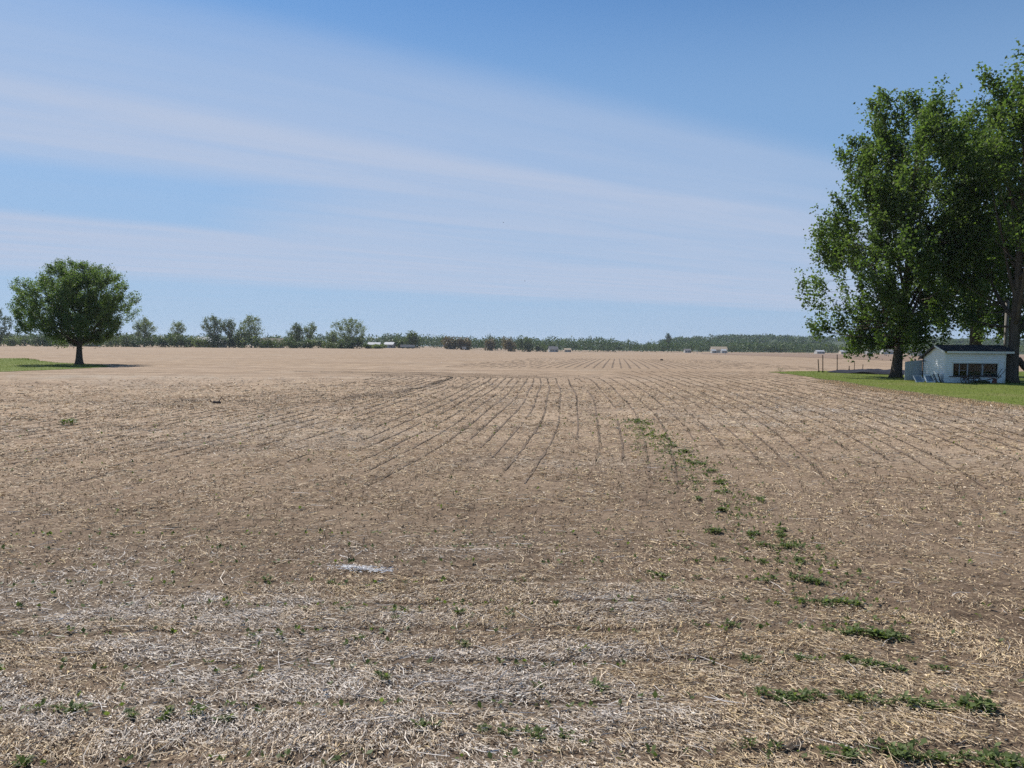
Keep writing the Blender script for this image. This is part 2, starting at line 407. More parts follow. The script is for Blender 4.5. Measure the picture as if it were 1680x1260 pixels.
# dried-off rim between lawn and field on the right
def rim_points():
    r = np.random.default_rng(31); out = []
    e = LAWN_R[3:11]
    for i in range(len(e)-1):
        a = np.array(e[i]); b = np.array(e[i+1]); L = np.linalg.norm(b-a); n = int(L*900)
        t = r.random(n)[:, None]; q = a+(b-a)*t; off = np.abs(r.normal(0, .9, n))*(.5+1.0*vnoise(q[:, 1]*.4, q[:, 0]*.4, 3)); q[:, 0] -= off-.35; q[:, 1] -= off*.35; out.append(q)
    return np.vstack(out)
p = rim_points(); c = np.array([.66, .50, .30])[None]*np.random.default_rng(3).uniform(.6, 1.25, (len(p), 1))
tag(blades('dry_grass_rim', p, np.random.default_rng(4).uniform(.03, .09, len(p)), .03, M['drygrass'], col=c, lean=.9, z0=.012), 'dried straw-coloured grass rim between lawn and stubble', 'dry grass', kind='stuff')

# ploughed field beyond, right of centre
def plowed():
    near = [(1150, 560), (1210, 430), (1290, 310), (1370, 235), (1460, 185), (1560, 160), (1700, 145), (1900, 140)]
    rows = []
    for u, dn in near:
        rows.append([at(u, dn+(845-dn)*t**1.3)+Vector((0, 0, .05)) for t in np.linspace(0, 1, 12)])
    vs = [p for r_ in rows for p in r_]; n = 12; fs = []
    for i in range(len(rows)-1):
        for j in range(n-1): fs.append((i*n+j, (i+1)*n+j, (i+1)*n+j+1, i*n+j+1))
    o = MB().add(vs, fs).build('plowed_field', M['plowed']); return tag(o, 'brown tilled field behind the stubble on the right', kind='structure')
plowed()
def hills():
    az = np.linspace(2, 48, 70); d = np.geomspace(1080, 3050, 34); A, D_ = np.meshgrid(R(1)*az, d, indexing='ij'); X = D_*np.sin(A); Y = D_*np.cos(A); V = np.stack([X, Y, hillz(X, Y)], -1).reshape(-1, 3)
    I, J = np.meshgrid(np.arange(69), np.arange(33), indexing='ij'); F = np.stack([I*34+J, (I+1)*34+J, (I+1)*34+J+1, I*34+J+1], -1).reshape(-1, 4)
    tag(mesh_np('hills', V, F, M['forest_floor'], smooth=True), 'low wooded hills on the right horizon', kind='structure')
hills()

# ------------------------------------------------------------------ planter slots: thin bare furrows, each a child of the field
def furrow(pts, w, seed, gap=.25):
    r = random.Random(seed); mb = MB(); V = []; n = len(pts); F = []
    prevok = False
    for i, (x, y) in enumerate(pts):
        x2, y2 = pts[min(i+1, n-1)]; x1, y1 = pts[max(i-1, 0)]
        dx, dy = x2-x1, y2-y1; L = math.hypot(dx, dy) or 1; ww = w*r.uniform(.35, 1.3)/2*min(1.3, .35+math.hypot(x, y)/45)
        jx = r.gauss(0, w*.08)
        nx, ny = -dy/L, dx/L
        zz = gz(x, y)+.012+math.hypot(x, y)*.0001
        V += [(x+nx*(ww+jx), y+ny*(ww+jx), zz), (x-nx*(ww-jx), y-ny*(ww-jx), zz)]
        ok = fbm(np.array([x*.35+seed*3.1]), np.array([y*.35]), 77)[0] > gap
        if i and ok: F.append((2*i-2, 2*i-1, 2*i+1, 2*i))
    if len(F) < 3: return
    mb.add(V, F).build('furrow', M['furrow'], field)
nf = 0
for q, X0 in enumerate(np.arange(-17, 17.5, .52)):
    k = .15+.03*max(X0, 0); pts = []
    hook = float(1-sstep(0, 5, X0)); y = 11+(X0*7.31 % 1)*8
    ymax = 67 if X0 < 4 else 74
    while y < ymax:
        x = X0+k*15*math.log(1+max(y-12, -2)/15)+.04*math.sin(y*.35+X0*2)
        if X0 < -7: x += 4.0*float(sstep(26, 44, y))*float(sstep(-7, -12, X0))
        if y > 54: x -= hook*.085*(y-54)**2
        if not inpoly(np.array([x]), np.array([y]), LAWN_R)[0] and abs(x) < .78*y+2: pts.append((x, y))
        y += .22+.008*y
    if len(pts) > 6: furrow(pts, .075, q, .33 if -5 < X0 < 12 else .45); nf += 1
for q, X0 in enumerate(np.arange(-8, 36, 1.05)):
    pts = [(X0+.143*(y-80), y) for y in np.geomspace(82, 170, 60)]
    furrow(pts, .16, 500+q, .30 if 2 < X0 < 22 else .48)
ROWY = [4.25, 4.88, 5.50, 6.14, 6.78, 7.42, 8.08, 8.72, 9.36, 10.0]

# ------------------------------------------------------------------ straw litter
def ribbon_mesh(name, x, y, L, w, ang, roll, bend, lift, col, parent=None, zpitch=None):
    n = len(x); z = terrain(x, y)+relief(x, y)+lift
    d = np.stack([np.cos(ang), np.sin(ang), np.zeros(n)], -1)
    if zpitch is not None: d[:, 2] = np.tan(zpitch)
    d /= np.linalg.norm(d, axis=1)[:, None]
    sd_ = np.stack([-np.sin(ang), np.cos(ang), np.zeros(n)], -1)
    nrm = np.cross(d, sd_); sdv = sd_*np.cos(roll)[:, None]+nrm*np.sin(roll)[:, None]
    c = np.stack([x, y, z], -1)
    mid = c+sd_*(bend*L)[:, None]+nrm*(np.abs(bend)*L*.25)[:, None]
    a = c-d*(L/2)[:, None]; b = c+d*(L/2)[:, None]
    a[:, 2] = np.maximum(a[:, 2], terrain(a[:, 0], a[:, 1])+relief(a[:, 0], a[:, 1])+.002); b[:, 2] = np.maximum(b[:, 2], terrain(b[:, 0], b[:, 1])+relief(b[:, 0], b[:, 1])+.002)
    hw = (w/2)[:, None]
    V = np.stack([a-sdv*hw*.8, a+sdv*hw*.8, mid-sdv*hw, mid+sdv*hw, b-sdv*hw*.7, b+sdv*hw*.7], 1).reshape(-1, 3)
    o = (np.arange(n)*6)[:, None]
    F = np.concatenate([o+np.array([[0, 1, 3, 2]]), o+np.array([[2, 3, 5, 4]])], 0)
    return mesh_np(name, V, F, M['straw'], parent, col=np.repeat(col, 6, 0))
def straw():
    r = np.random.default_rng(21)
    def wedge(n, d0, d1, p):
        """n points in the wedge ahead with areal density ~ d^-p"""
        u = r.random(n); e = 2-p
        d = (d0**e+(d1**e-d0**e)*u)**(1/e); a = r.uniform(R(-43), R(43), n)
        return d*np.sin(a), d*np.cos(a), d
    x1, y1, d1 = wedge(215000, 3.0, 7.5, 0.3); x2, y2, d2 = wedge(350000, 7.5, 60, 1.78)
    x = np.concatenate([x1, x2]); y = np.concatenate([y1, y2]); d = np.hypot(x, y)
    keep = ~inpoly(x, y, LAWN_R) & (r.random(len(x)) > sstep(26, 60, d))
    pl = paleness(x, y)
    keep &= r.random(len(x)) < np.clip(.30+.70*sstep(.32, .58, fbm(x*1.6, y*2.2, 41, 3))+pl*.5, 0, 1)
    # thinner over the planter slots of the headland
    yy = y-.045*(x-2.5); ph = np.abs(((yy-4.25)/.638+.5) % 1-.5)*.638
    keep &= ~((ph < .055) & (d < 11) & (x < 3.6) & (r.random(len(x)) < .82))
    # and over the slots of the long rows running away from the camera
    fy = 15*np.log(1+np.maximum(y-12, -2)/15); q = x-.15*fy; X0 = np.where(q > 0, q/(1+.03*fy), q)-0.0
    ph = np.abs(((X0+17)/.52+.5) % 1-.5)*.52
    keep &= ~((ph < .05) & (d > 10) & (d < 58) & (x > -9) & (r.random(len(x)) < .8))
    x, y, d, pl = x[keep], y[keep], d[keep], pl[keep]; n = len(x)
    grow = np.maximum(1, d/7.0)**.62
    L = r.lognormal(np.log(.054), .55, n)*grow; L = np.clip(L, .02, .30)
    ch = r.random(n) < .38; L = np.where(ch, r.uniform(.010, .035, n)*grow, L)
    w = np.where(ch, r.uniform(.004, .011, n), r.lognormal(np.log(.0032), .4, n))*grow*np.where(d > 7, np.maximum(1, d/7)**.2, 1)
    ang = (fbm(x*.5, y*.5, 51, 2)-.5)*5.0+np.pi*.03+r.normal(0, .75, n)
    roll = r.normal(0, .7, n); bend = r.normal(0, .10, n); lift = np.abs(r.normal(0, .016, n))+.004
    zp = r.normal(0, .16, n)
    base = np.array([[.60, .455, .28]]); ash = np.array([[.68, .60, .515]]); brown = np.array([[.24, .165, .105]]); gold = np.array([[.66, .49, .25]])
    k = r.random(n)[:, None]; P = np.clip(pl+r.normal(0, .25, n), 0, 1)[:, None]
    col = base*(1-P)+ash*P
    col = np.where(k < .17, brown, np.where(k > .86, gold*(1-P)+ash*P, col))
    col = col*r.uniform(.65, 1.25, (n, 1))
    o = ribbon_mesh('straw_litter', x, y, L, w, ang, roll, bend, lift, np.clip(col, 0, .8), None, zp)
    tag(o, 'loose tan and bleached straw lying over the whole stubble field', 'straw', kind='stuff')
    # soil crumbs and small clods between the straw
    n = 9000; x, y, d = wedge(n, 3.2, 16, .9); k = ~inpoly(x, y, LAWN_R); x, y = x[k], y[k]; n = len(x); s = np.clip(r.lognormal(np.log(.008), .45, n), .004, .018)
    u8 = np.array([[1, 0, 0], [0, 1, 0], [-1, 0, 0], [0, -1, 0], [0, 0, .8], [0, 0, -.8]]); V = np.stack([x, y, terrain(x, y)+relief(x, y)+s*.3], -1)[:, None]+u8[None]*s[:, None, None]*r.uniform(.6, 1.4, (n, 6, 1))
    F = (np.arange(n)*6)[:, None, None]+np.array([[0, 1, 4], [1, 2, 4], [2, 3, 4], [3, 0, 4], [1, 0, 5], [2, 1, 5], [3, 2, 5], [0, 3, 5]])[None]
    tag(mesh_np('soil_crumbs', V.reshape(-1, 3), F.reshape(-1, 3), M['furrow']), 'brown soil crumbs and small clods between the near straw', 'soil', kind='stuff')
    # longer pale stalks
    n = 1700; x, y, d = wedge(n, 3.2, 15, 1.0); pl = paleness(x, y); k = r.random(n) < .35+.65*pl; x, y, d = x[k], y[k], d[k]; n = len(x)
    c = np.array([[.66, .60, .54]])*r.uniform(.7, 1.15, (n, 1))
    o = ribbon_mesh('long_stalks', x, y, np.clip(r.lognormal(np.log(.17), .4, n), .08, .45), r.uniform(.003, .008, n), r.normal(0, .8, n), r.normal(0, .5, n), r.normal(0, .08, n), np.abs(r.normal(0, .012, n))+.014, np.clip(c, 0, .8), None, r.normal(0, .06, n))
    tag(o, 'long pale broken stalks scattered over the near stubble', 'stalks', kind='stuff')
    # standing stubble stems along the rows
    xs, ys = [], []
    for X0 in np.arange(-17, 17.5, .52):
        kk = .15+.03*max(X0, 0); yv = np.arange(8, 60, .028); yv = yv[(r.random(len(yv)) < np.clip(14/yv, .2, 1)*.8*sstep(.42, .60, fbm(yv*1.5+X0*9, yv*0+X0*5, 13, 2)))]
        xv = X0+kk*15*np.log(1+np.maximum(yv-12, -2.5)/15)+.04*np.sin(yv*.35+X0*2)
        if X0 < -7: xv = xv+4*sstep(26, 44, yv)*float(sstep(-7, -12, X0))
        hk = float(1-sstep(0, 5, X0)); xv = xv-np.where(yv > 54, hk*.085*(yv-54)**2, 0)
        xs.append(xv+r.normal(0, .035, len(yv))); ys.append(yv)
    xs.append(r.uniform(-8, 8, 1500)); ys.append(r.uniform(3.5, 12, 1500))
    x = np.concatenate(xs); y = np.concatenate(ys); k = (np.abs(x) < .85*y+1) & ~inpoly(x, y, LAWN_R) & (fbm(x*.35, y*.35, 78) > .34); x, y = x[k], y[k]; n = len(x); d = np.hypot(x, y)
    c = np.array([[.13, .105, .060]])*r.uniform(.5, 1.5, (n, 1))
    p = np.stack([x, y], -1)
    o = blades('standing_stubble', p, r.uniform(.025, .07, n)*np.maximum(1, d/14)**.3, np.clip(.006*np.maximum(1, d/7), .006, .028), M['drygrass'], col=c, lean=.8, seed=5, z0=.02)
    tag(o, 'short dark stubble stems standing in rows', 'stubble', kind='stuff')
straw()

# ------------------------------------------------------------------ green seedlings in the rows
def seedling_mesh(name, seed, n_leaf, rad, h):
    r = np.random.default_rng(seed); V = []; F = []; T = []
    for i in range(n_leaf):
        a = r.uniform(0, 2*math.pi); q = rad*math.sqrt(r.random())*.75
        bx, by = q*math.cos(a), q*math.sin(a)*.7
        for lf in range(r.integers(2, 5)):
            la = a+r.normal(0, 1.3); L = r.uniform(.35, .75)*h; w = L*r.uniform(.18, .30); el = r.uniform(.15, 1.15)
            zb = r.uniform(.05, .65)*h
            d = np.array([math.cos(la)*math.cos(el), math.sin(la)*math.cos(el), math.sin(el)]); s = np.array([-math.sin(la), math.cos(la), 0]); nn = np.cross(d, s)
            b = np.array([bx, by, zb]); m_ = b+d*L*.5+nn*L*.06; t = b+d*L-nn*L*.14
            o = len(V); V += [b, m_-s*w+nn*L*.08, t, m_+s*w+nn*L*.08, m_]; F += [(o, o+1, o+4), (o+1, o+2, o+4), (o+2, o+3, o+4), (o+3, o, o+4)]; T += [np.clip(r.normal(.5, .25), 0, 1)]*5
        o = len(V); V += [np.array([bx-.003, by, -.01]), np.array([bx+.003, by, -.01]), np.array([bx, by, .6*h])]; F.append((o, o+1, o+2)); T += [.2]*3
    me = mesh_np(name, np.array(V), np.array(F), M['leaf_sprout'], tone=np.array(T))
    return me
protos = [seedling_mesh('seedling', 100+i, [7, 10, 14, 20, 9, 26][i], [.05, .07, .085, .11, .06, .14][i], [.075, .085, .09, .10, .07, .11][i]) for i in range(6)]
used = [False]*6
def seedling(x, y, kind, scale, label, group):
    if not used[kind]: o = protos[kind]; used[kind] = True
    else: o = link(protos[kind].copy())
    o.location = (x, y, gz(x, y)); o.rotation_euler = (0, 0, (x*37.1+y*91.7) % 6.28); o.scale = (scale*.80, scale*.72, scale*(.45+.25*((x*13.7+y*7.3) % 1)))
    return tag(o, label, 'seedling', group)
ORD = 'first second third fourth fifth sixth seventh eighth ninth tenth eleventh twelfth thirteenth fourteenth fifteenth sixteenth seventeenth eighteenth nineteenth'.split()
def ordinal(i):
    if i < 19: return ORD[i]
    t = ['twenty', 'thirty', 'forty', 'fifty'][(i+1)//10-2]; k = (i+1) % 10
    return (t[:-1]+'ieth') if k == 0 else t+'-'+ORD[k-1]
SPROUTS = [
    ('leafy green seedling in the nearest sprouted row at bottom right', 'nearest sprouted row', [(1.87, 4.19, 2, 0.89), (1.97, 4.19, 3, 0.99), (2.11, 4.19, 0, 0.93), (2.2, 4.24, 0, 1.01), (2.29, 4.19, 3, 1.02), (2.38, 4.16, 2, 0.83), (2.45, 4.15, 2, 0.81), (2.55, 4.13, 3, 1.09), (2.65, 4.17, 2, 0.89), (2.73, 4.15, 3, 0.89), (2.83, 4.1, 5, 1.14), (2.94, 4.12, 5, 0.96), (1.43, 4.25, 0, 1.09), (1.59, 4.25, 0, 0.97), (2.03, 4.19, 1, 1.02), (2.33, 4.18, 2, 0.86), (2.26, 4.2, 2, 1.02)]),
    ('green seedling in the second sprouted row from the bottom right', 'second sprouted row', [(1.73, 4.92, 1, 1.15), (1.83, 4.86, 3, 1.03), (1.96, 4.87, 3, 1.11), (2.04, 4.87, 2, 1.08), (2.13, 4.91, 2, 0.87), (2.28, 4.85, 2, 1.12), (2.39, 4.81, 3, 1.06), (2.49, 4.8, 2, 0.96), (2.59, 4.81, 2, 0.86), (2.67, 4.79, 2, 1.15), (2.78, 4.79, 3, 1.02), (2.86, 4.77, 3, 1.1), (3.07, 4.73, 5, 1.16), (3.15, 4.75, 3, 1.1), (1.89, 4.88, 2, 1.17), (2.33, 4.83, 1, 0.99), (2.92, 4.76, 1, 1.13), (3.03, 4.74, 3, 1.01)]),
    ('green seedling in the third sprouted row from the bottom right', 'third sprouted row', [(1.85, 5.48, 2, 1.18), (2.27, 5.48, 2, 1.16), (2.61, 5.47, 3, 0.88), (2.66, 5.44, 3, 0.9), (2.78, 5.39, 3, 0.93), (2.92, 5.38, 1, 1.19), (3.22, 5.37, 2, 1.0), (3.11, 5.55, 0, 1.07), (2.58, 5.5, 2, 0.96), (2.72, 5.41, 2, 1.03), (2.84, 5.39, 2, 0.99), (2.23, 5.49, 1, 0.97)]),
    ('green seedling in the fourth sprouted row from the bottom right', 'fourth sprouted row', [(1.92, 6.2, 2, 1.05), (2.5, 6.13, 1, 1.05), (2.69, 6.1, 1, 1.17), (2.82, 6.03, 3, 1.09), (2.94, 6.03, 3, 1.18), (3.05, 5.97, 3, 1.15), (3.14, 5.96, 3, 1.2), (3.26, 5.96, 2, 1.08), (2.87, 6.03, 2, 0.91), (2.99, 6.01, 2, 1.15), (3.1, 5.96, 3, 1.19), (3.18, 5.96, 2, 1.17)]),
    ('green seedling in the fifth sprouted row from the bottom right', 'fifth sprouted row', [(2.72, 6.84, 1, 1.05), (2.9, 6.73, 2, 1.1), (3.01, 6.73, 3, 0.92), (3.12, 6.71, 3, 1.14), (3.22, 6.69, 2, 1.05), (2.24, 6.81, 0, 0.95), (2.42, 6.77, 0, 0.87), (2.79, 6.77, 1, 1.15), (2.95, 6.73, 2, 1.2), (3.06, 6.72, 2, 0.88), (3.17, 6.69, 2, 1.13)]),
    ('green seedling in the sprouted strip running back from the rows', 'sprouted strip', [(4.14, 23.92, 3, 1.41), (4.14, 23.23, 3, 1.26), (4.24, 23.02, 3, 1.33), (4.21, 22.38, 3, 1.55), (3.91, 23.0, 3, 1.61), (4.13, 19.66, 3, 1.15), (4.05, 18.89, 3, 1.39), (3.9, 17.77, 3, 1.11), (3.91, 17.51, 3, 1.4), (3.93, 16.56, 3, 1.21), (4.02, 16.63, 3, 1.45), (3.68, 15.29, 3, 1.45), (3.7, 15.0, 3, 1.24), (3.83, 15.01, 3, 1.45), (3.87, 14.74, 3, 1.15), (3.98, 14.92, 3, 1.06), (3.83, 13.97, 3, 1.25), (3.94, 14.05, 3, 1.02), (3.6, 12.8, 3, 1.05), (3.64, 12.7, 3, 1.14), (3.74, 12.84, 3, 1.22), (3.43, 12.0, 3, 1.01), (3.54, 12.06, 3, 0.97), (2.92, 11.41, 3, 1.27), (3.08, 10.65, 3, 1.03), (3.13, 10.61, 3, 1.27), (3.91, 11.44, 3, 1.29), (3.91, 11.34, 3, 1.09), (3.55, 9.52, 3, 1.05)]),
    ('green seedling in the broken rows beyond the fifth sprouted row', 'sixth to ninth sprouted rows', [(2.6, 9.46, 2, 1.06), (2.66, 9.42, 3, 1.11), (2.71, 9.39, 2, 1.09), (3.06, 9.29, 2, 1.08), (3.11, 9.29, 3, 1.1), (3.17, 9.29, 1, 1.22), (3.45, 9.3, 3, 1.06), (3.46, 9.19, 3, 1.03), (3.02, 8.71, 2, 1.11), (3.07, 8.74, 1, 0.94), (3.15, 8.65, 2, 0.96), (3.26, 8.62, 3, 1.2), (3.33, 8.62, 3, 1.04), (3.41, 8.65, 4, 1.05), (3.46, 8.69, 3, 0.87), (2.66, 8.19, 2, 1.0), (2.8, 8.08, 2, 1.05), (2.82, 8.05, 2, 0.86), (2.98, 8.03, 1, 1.07), (3.22, 8.09, 3, 1.07), (3.24, 8.04, 3, 0.87), (3.4, 8.04, 0, 1.07), (2.11, 8.12, 0, 1.01), (2.4, 8.15, 1, 1.09), (2.46, 8.76, 0, 0.98)]),
    ('green seedling at the back edge of the bottom right rows', 'tenth sprouted row', [(1.51, 7.63, 2, 1.1), (1.56, 7.58, 1, 1.11), (1.65, 7.59, 1, 0.86), (2.64, 7.44, 2, 0.87), (2.73, 7.47, 1, 1.09), (2.95, 7.43, 2, 1.19), (3.0, 7.4, 1, 0.94), (3.04, 7.38, 2, 1.01), (3.1, 7.36, 2, 1.06), (3.14, 7.31, 3, 0.96), (1.61, 7.06, 0, 0.98), (1.94, 7.5, 0, 0.96)]),
    ('small green seedling in the sparse rows of the bottom left and centre', 'sparse foreground seedlings', [(-0.91, 5.12, 2, 0.98), (-0.57, 4.47, 1, 1.06), (-0.47, 4.49, 1, 0.96), (-0.17, 4.46, 1, 0.98), (-0.01, 4.42, 1, 1.12), (0.12, 4.39, 2, 0.86), (0.19, 4.39, 2, 1.05), (0.36, 4.41, 1, 1.11), (0.47, 4.33, 0, 0.96), (-0.35, 5.74, 1, 0.93), (0.62, 5.01, 2, 1.13), (0.19, 5.05, 1, 0.93), (-0.01, 6.37, 1, 0.92), (-0.45, 6.45, 1, 1.0), (-2.79, 4.62, 2, 1.09), (-2.84, 4.62, 1, 0.89), (-2.41, 4.56, 2, 0.96), (-2.2, 4.57, 2, 0.97), (-2.02, 4.59, 1, 1.14), (-1.82, 4.54, 2, 1.0), (-2.78, 4.06, 1, 1.15), (-2.58, 6.54, 0, 0.91), (-2.97, 4.67, 0, 0.97), (-3.09, 4.69, 0, 1.08), (-2.47, 7.33, 1, 1.16), (-1.81, 7.26, 1, 1.01), (-1.72, 7.17, 0, 0.93), (-1.48, 6.49, 2, 0.89), (-1.24, 5.84, 1, 1.04), (-0.45, 6.48, 1, 0.92), (-1.05, 6.47, 0, 1.13), (-0.96, 6.45, 0, 1.14), (-2.12, 5.86, 1, 0.91), (-0.39, 5.77, 1, 0.95), (-1.89, 5.86, 0, 1.13)]),
    ('lone bright green weed in the stubble at left, below the round tree', 'lone weed', [(-13.01, 21.39, 5, 2.6)])]
for gi, (label, group, pts) in enumerate(SPROUTS):
    along = sorted(pts, key=lambda t: t[1] if 'strip' in group else t[0])
    for i, (x, y, k, s) in enumerate(along):
        if len(along) > 1: lab = label.replace('seedling', 'seedling, %s from %s' % (ordinal(i), 'the near end' if 'strip' in group else 'left'), 1)
        else: lab = label
        seedling(x, y, k, s, lab, group)
for k in range(6):
    if not used[k]: bpy.data.objects.remove(protos[k])
def tiny_seedlings():
    r = np.random.default_rng(61); V = []; F = []; T = []
    P = []
    for y0 in ROWY[:9]:
        for x in np.arange(-8, 3.4, .11):
            if r.random() < .60: P.append((x+r.normal(0, .03), y0+.045*(x-2.5)+r.normal(0, .03)))
    for i in range(420):
        d = r.uniform(5, 26); a = r.uniform(R(-40), R(40)); P.append((d*math.sin(a), d*math.cos(a)))
    for i in range(800):
        y = r.uniform(6, 24); P.append((3.2+.045*y+r.normal(0, .22)-abs(r.normal(0, .45)), y))
    for (x, y) in P:
        z = gz(x, y); sc_ = max(1, y/12)**.5
        for lf in range(r.integers(2, 6)):
            la = r.uniform(0, 6.28); L = r.uniform(.020, .058)*sc_; w = L*.35; el = r.uniform(.1, 1.2)
            d = np.array([math.cos(la)*math.cos(el), math.sin(la)*math.cos(el), math.sin(el)]); s = np.array([-math.sin(la), math.cos(la), 0])
            b = np.array([x+r.normal(0, .012), y+r.normal(0, .012), z+r.uniform(.005, .03)]); o = len(V)
            V += [b, b+d*L*.5-s*w, b+d*L, b+d*L*.5+s*w]; F.append((o, o+1, o+2, o+3)); T += [np.clip(r.normal(.4, .25), 0, 1)]*4
    o = mesh_np('tiny_seedlings', np.array(V), np.array(F), M['leaf_sprout'], tone=np.array(T)); tag(o, 'faint tiny green seedlings sprinkled through the near stubble', 'seedlings', kind='stuff')
tiny_seedlings()

# ------------------------------------------------------------------ trees
def leaf_quads(C, size, r, updir=.5, fold=.18):
    n = len(C); nrm = r.normal(0, 1, (n, 3)); nrm[:, 2] += updir*1.5; nrm /= np.linalg.norm(nrm, axis=1)[:, None]
    a = r.normal(0, 1, (n, 3)); d = np.cross(nrm, a); d /= np.linalg.norm(d, axis=1)[:, None]+1e-9; s = np.cross(nrm, d)
    sz = size[:, None]
    V = np.stack([C-d*sz*.5, C-s*sz*.34+nrm*sz*fold, C+d*sz*.5, C+s*sz*.34+nrm*sz*fold], 1).reshape(-1, 3)
    F = np.arange(4*n).reshape(n, 4); return V, F
def bez(a, c, b, n):
    return [a*(1-t)**2+c*2*t*(1-t)+b*t*t for t in np.linspace(0, 1, n)]
def make_tree(name, label, cat, base, H, r0, rad, hlow, limbs, n_clump, per, leaf, cr, seed, leafm, barkm,  trunk_top=.88, elong=1.5, group=None, twig=True, inner=.0, lean=(0, 0), upl=.9, fork=None, limb_r=.5, sides=8, tone_sd=.18, hole=0.0, rough=.5, lobes=0, lobe=(1.0, 1.7)):
    r = np.random.default_rng(seed)
    root = empty(name, base); tag(root, label, cat, group)
    def ax(h): return np.array([lean[0]*(h/H)+.005*H*math.sin(h/H*5+seed), lean[1]*(h/H)+.006*H*math.cos(h/H*4+seed*2), 0])
    off0 = ax(0)
    ax2 = lambda h: ax(h)-off0+np.array([0, 0, h])
    tr = MB(); hs = np.linspace(0, trunk_top*H, 12)
    path = [ax2(h) for h in hs]; rr_ = [r0*(1-.9*(h/(trunk_top*H))**.8)+r0*.45*math.exp(-h/(.025*H)) for h in hs]
    path.insert(1, ax2(.02*H)); rr_.insert(1, r0*1.12); 
    tr.tube(path, rr_, sides)
    nodes = []; nr = []
    for p_, q_ in zip(path, rr_):
        if p_[2] > hlow*.9: nodes.append(p_); nr.append(q_)
    lb = MB()
    for i in range(limbs):
        f = (i+.5)/limbs; h0 = hlow*.75+(trunk_top*H*.82-hlow*.75)*f**1.15
        az = i*2.399+r.normal(0, .3)+seed
        h1 = min(h0+(H*.10+.22*H*upl*r.uniform(.6, 1.2))*(1-.3*f), H*.97)
        rd = rad(h1/H, az)*r.uniform(.42, .66)
        a = ax2(h0); b = ax2(h1)+np.array([math.sin(az)*rd, math.cos(az)*rd, 0]); c = a*.45+b*.55; c[2] = a[2]+(b[2]-a[2])*r.uniform(.15, .45)
        pts = bez(a, c, b, 7); ra = r0*limb_r*(1-.65*f)
        rads = [max(ra*(1-.85*t), .012*H/20) for t in np.linspace(0, 1, 7)]
        lb.tube(pts, rads, 5)
        nodes += pts[1:]; nr += rads[1:]
        for q in range(2):
            k = r.integers(2, 6); e = pts[k]+np.array([r.normal(0, .10)*H*.6, r.normal(0, .10)*H*.6, abs(r.normal(.10, .05))*H]); 
            pp = bez(pts[k], (pts[k]+e)/2+np.array([0, 0, -.02*H]), e, 5); rd2 = [max(rads[k]*.6*(1-.8*t), .009*H/20) for t in np.linspace(0, 1, 5)]
            lb.tube(pp, rd2, 4); nodes += pp[1:]; nr += rd2[1:]
    # foliage clumps
    C = []; tries = 0; total = n_clump
    if lobes: n_clump = lobes
    while len(C) < n_clump and tries < 60:
        m_ = n_clump; tries += 1
        h = r.uniform(hlow, H, m_); az = r.uniform(0, 2*np.pi, m_); rmax = np.array([rad(a/H, b) for a, b in zip(h, az)]); rmax = rmax*(1.1-rough*.8+rough*vnoise(np.sin(az)*2.2+seed, h*(11/H)+np.cos(az)*2.2, seed+3))
        w = rmax/ max(1e-6, max(rad(f, b) for f in np.linspace(hlow/H, 1, 12) for b in (0, 1.57, 3.14, 4.7)))
        ok = r.random(m_) < np.clip(w, .06, 1)
        q = np.maximum(inner, r.random(m_)**(.5))*rmax
        for a, b, c_, k_ in zip(h, az, q, ok):
            if k_:
                p_ = ax2(a)+np.array([math.sin(b)*c_, math.cos(b)*c_, 0])
                if hole and vnoise(np.array([p_[0]*.32+seed]), np.array([p_[2]*.32+p_[1]*.2]), seed)[0] < hole: continue
                C.append(p_)
    C = np.array(C[:n_clump]); N = np.array(nodes); n_clump = total
    if lobes:   # boughs: each an upright pointed lobe of clumps with gaps between the lobes
        k = np.repeat(np.arange(len(C)), np.maximum(3, r.normal(total/lobes, total/lobes*.35, len(C))).astype(int)); sz = r.uniform(.65, 1.3, len(C))[k]
        dz = np.clip(r.normal(0, .55, len(k)), -1.1, 1.3); la = r.uniform(0, 6.283, len(k)); lr_ = np.sqrt(r.random(len(k)))*lobe[0]*np.clip(1-.55*dz, .25, 1.3)
        C = C[k]+np.stack([np.cos(la)*lr_, np.sin(la)*lr_, dz*lobe[1]], -1)*sz[:, None]
        C[:, 2] = np.maximum(C[:, 2], hlow*.85)
    if twig:
        for p_ in C[::1 if n_clump < 900 else 2]:
            dd = np.linalg.norm((N-p_)*np.array([1, 1, .8]), axis=1)+np.where(N[:, 2] > p_[2]+.3, 4.0, 0); k = int(dd.argmin())
            m_ = (N[k]+p_)/2; m_[2] -= .05*dd[k]
            t0 = min(nr[k]*.6, .05*H/20)
            lb.tube([N[k], m_, p_], [t0, t0*.7, t0*.35], 3, cap=False)
    ctr = ax2(H*.5)
    out = C-np.array([ax2(z_) for z_ in C[:, 2]]); out[:, 2] = 0; ol = np.linalg.norm(out, axis=1)[:, None]+.1
    dirn = out/ol*.55+np.array([0, 0, upl]); dirn /= np.linalg.norm(dirn, axis=1)[:, None]
    cnt = r.poisson(per, len(C)); idx = np.repeat(np.arange(len(C)), cnt); n = len(idx)
    csz = cr*r.uniform(.65, 1.35, len(C))
    offs = np.clip(r.normal(0, .45, (n, 3)), -.85, .85)*csz[idx][:, None]; al = (offs*dirn[idx]).sum(1)[:, None]*dirn[idx]; offs = offs*.8+al*(elong-.8)
    P = C[idx]+offs; tone = np.clip(.5+r.normal(0, .12, len(C))[idx]+r.normal(0, tone_sd, n), 0, 1)
    V, F = leaf_quads(P, leaf*r.uniform(.6, 1.3, n), r)
    tr.build('trunk', barkm, root, smooth=True); lb.build('branches', barkm, root, smooth=True)
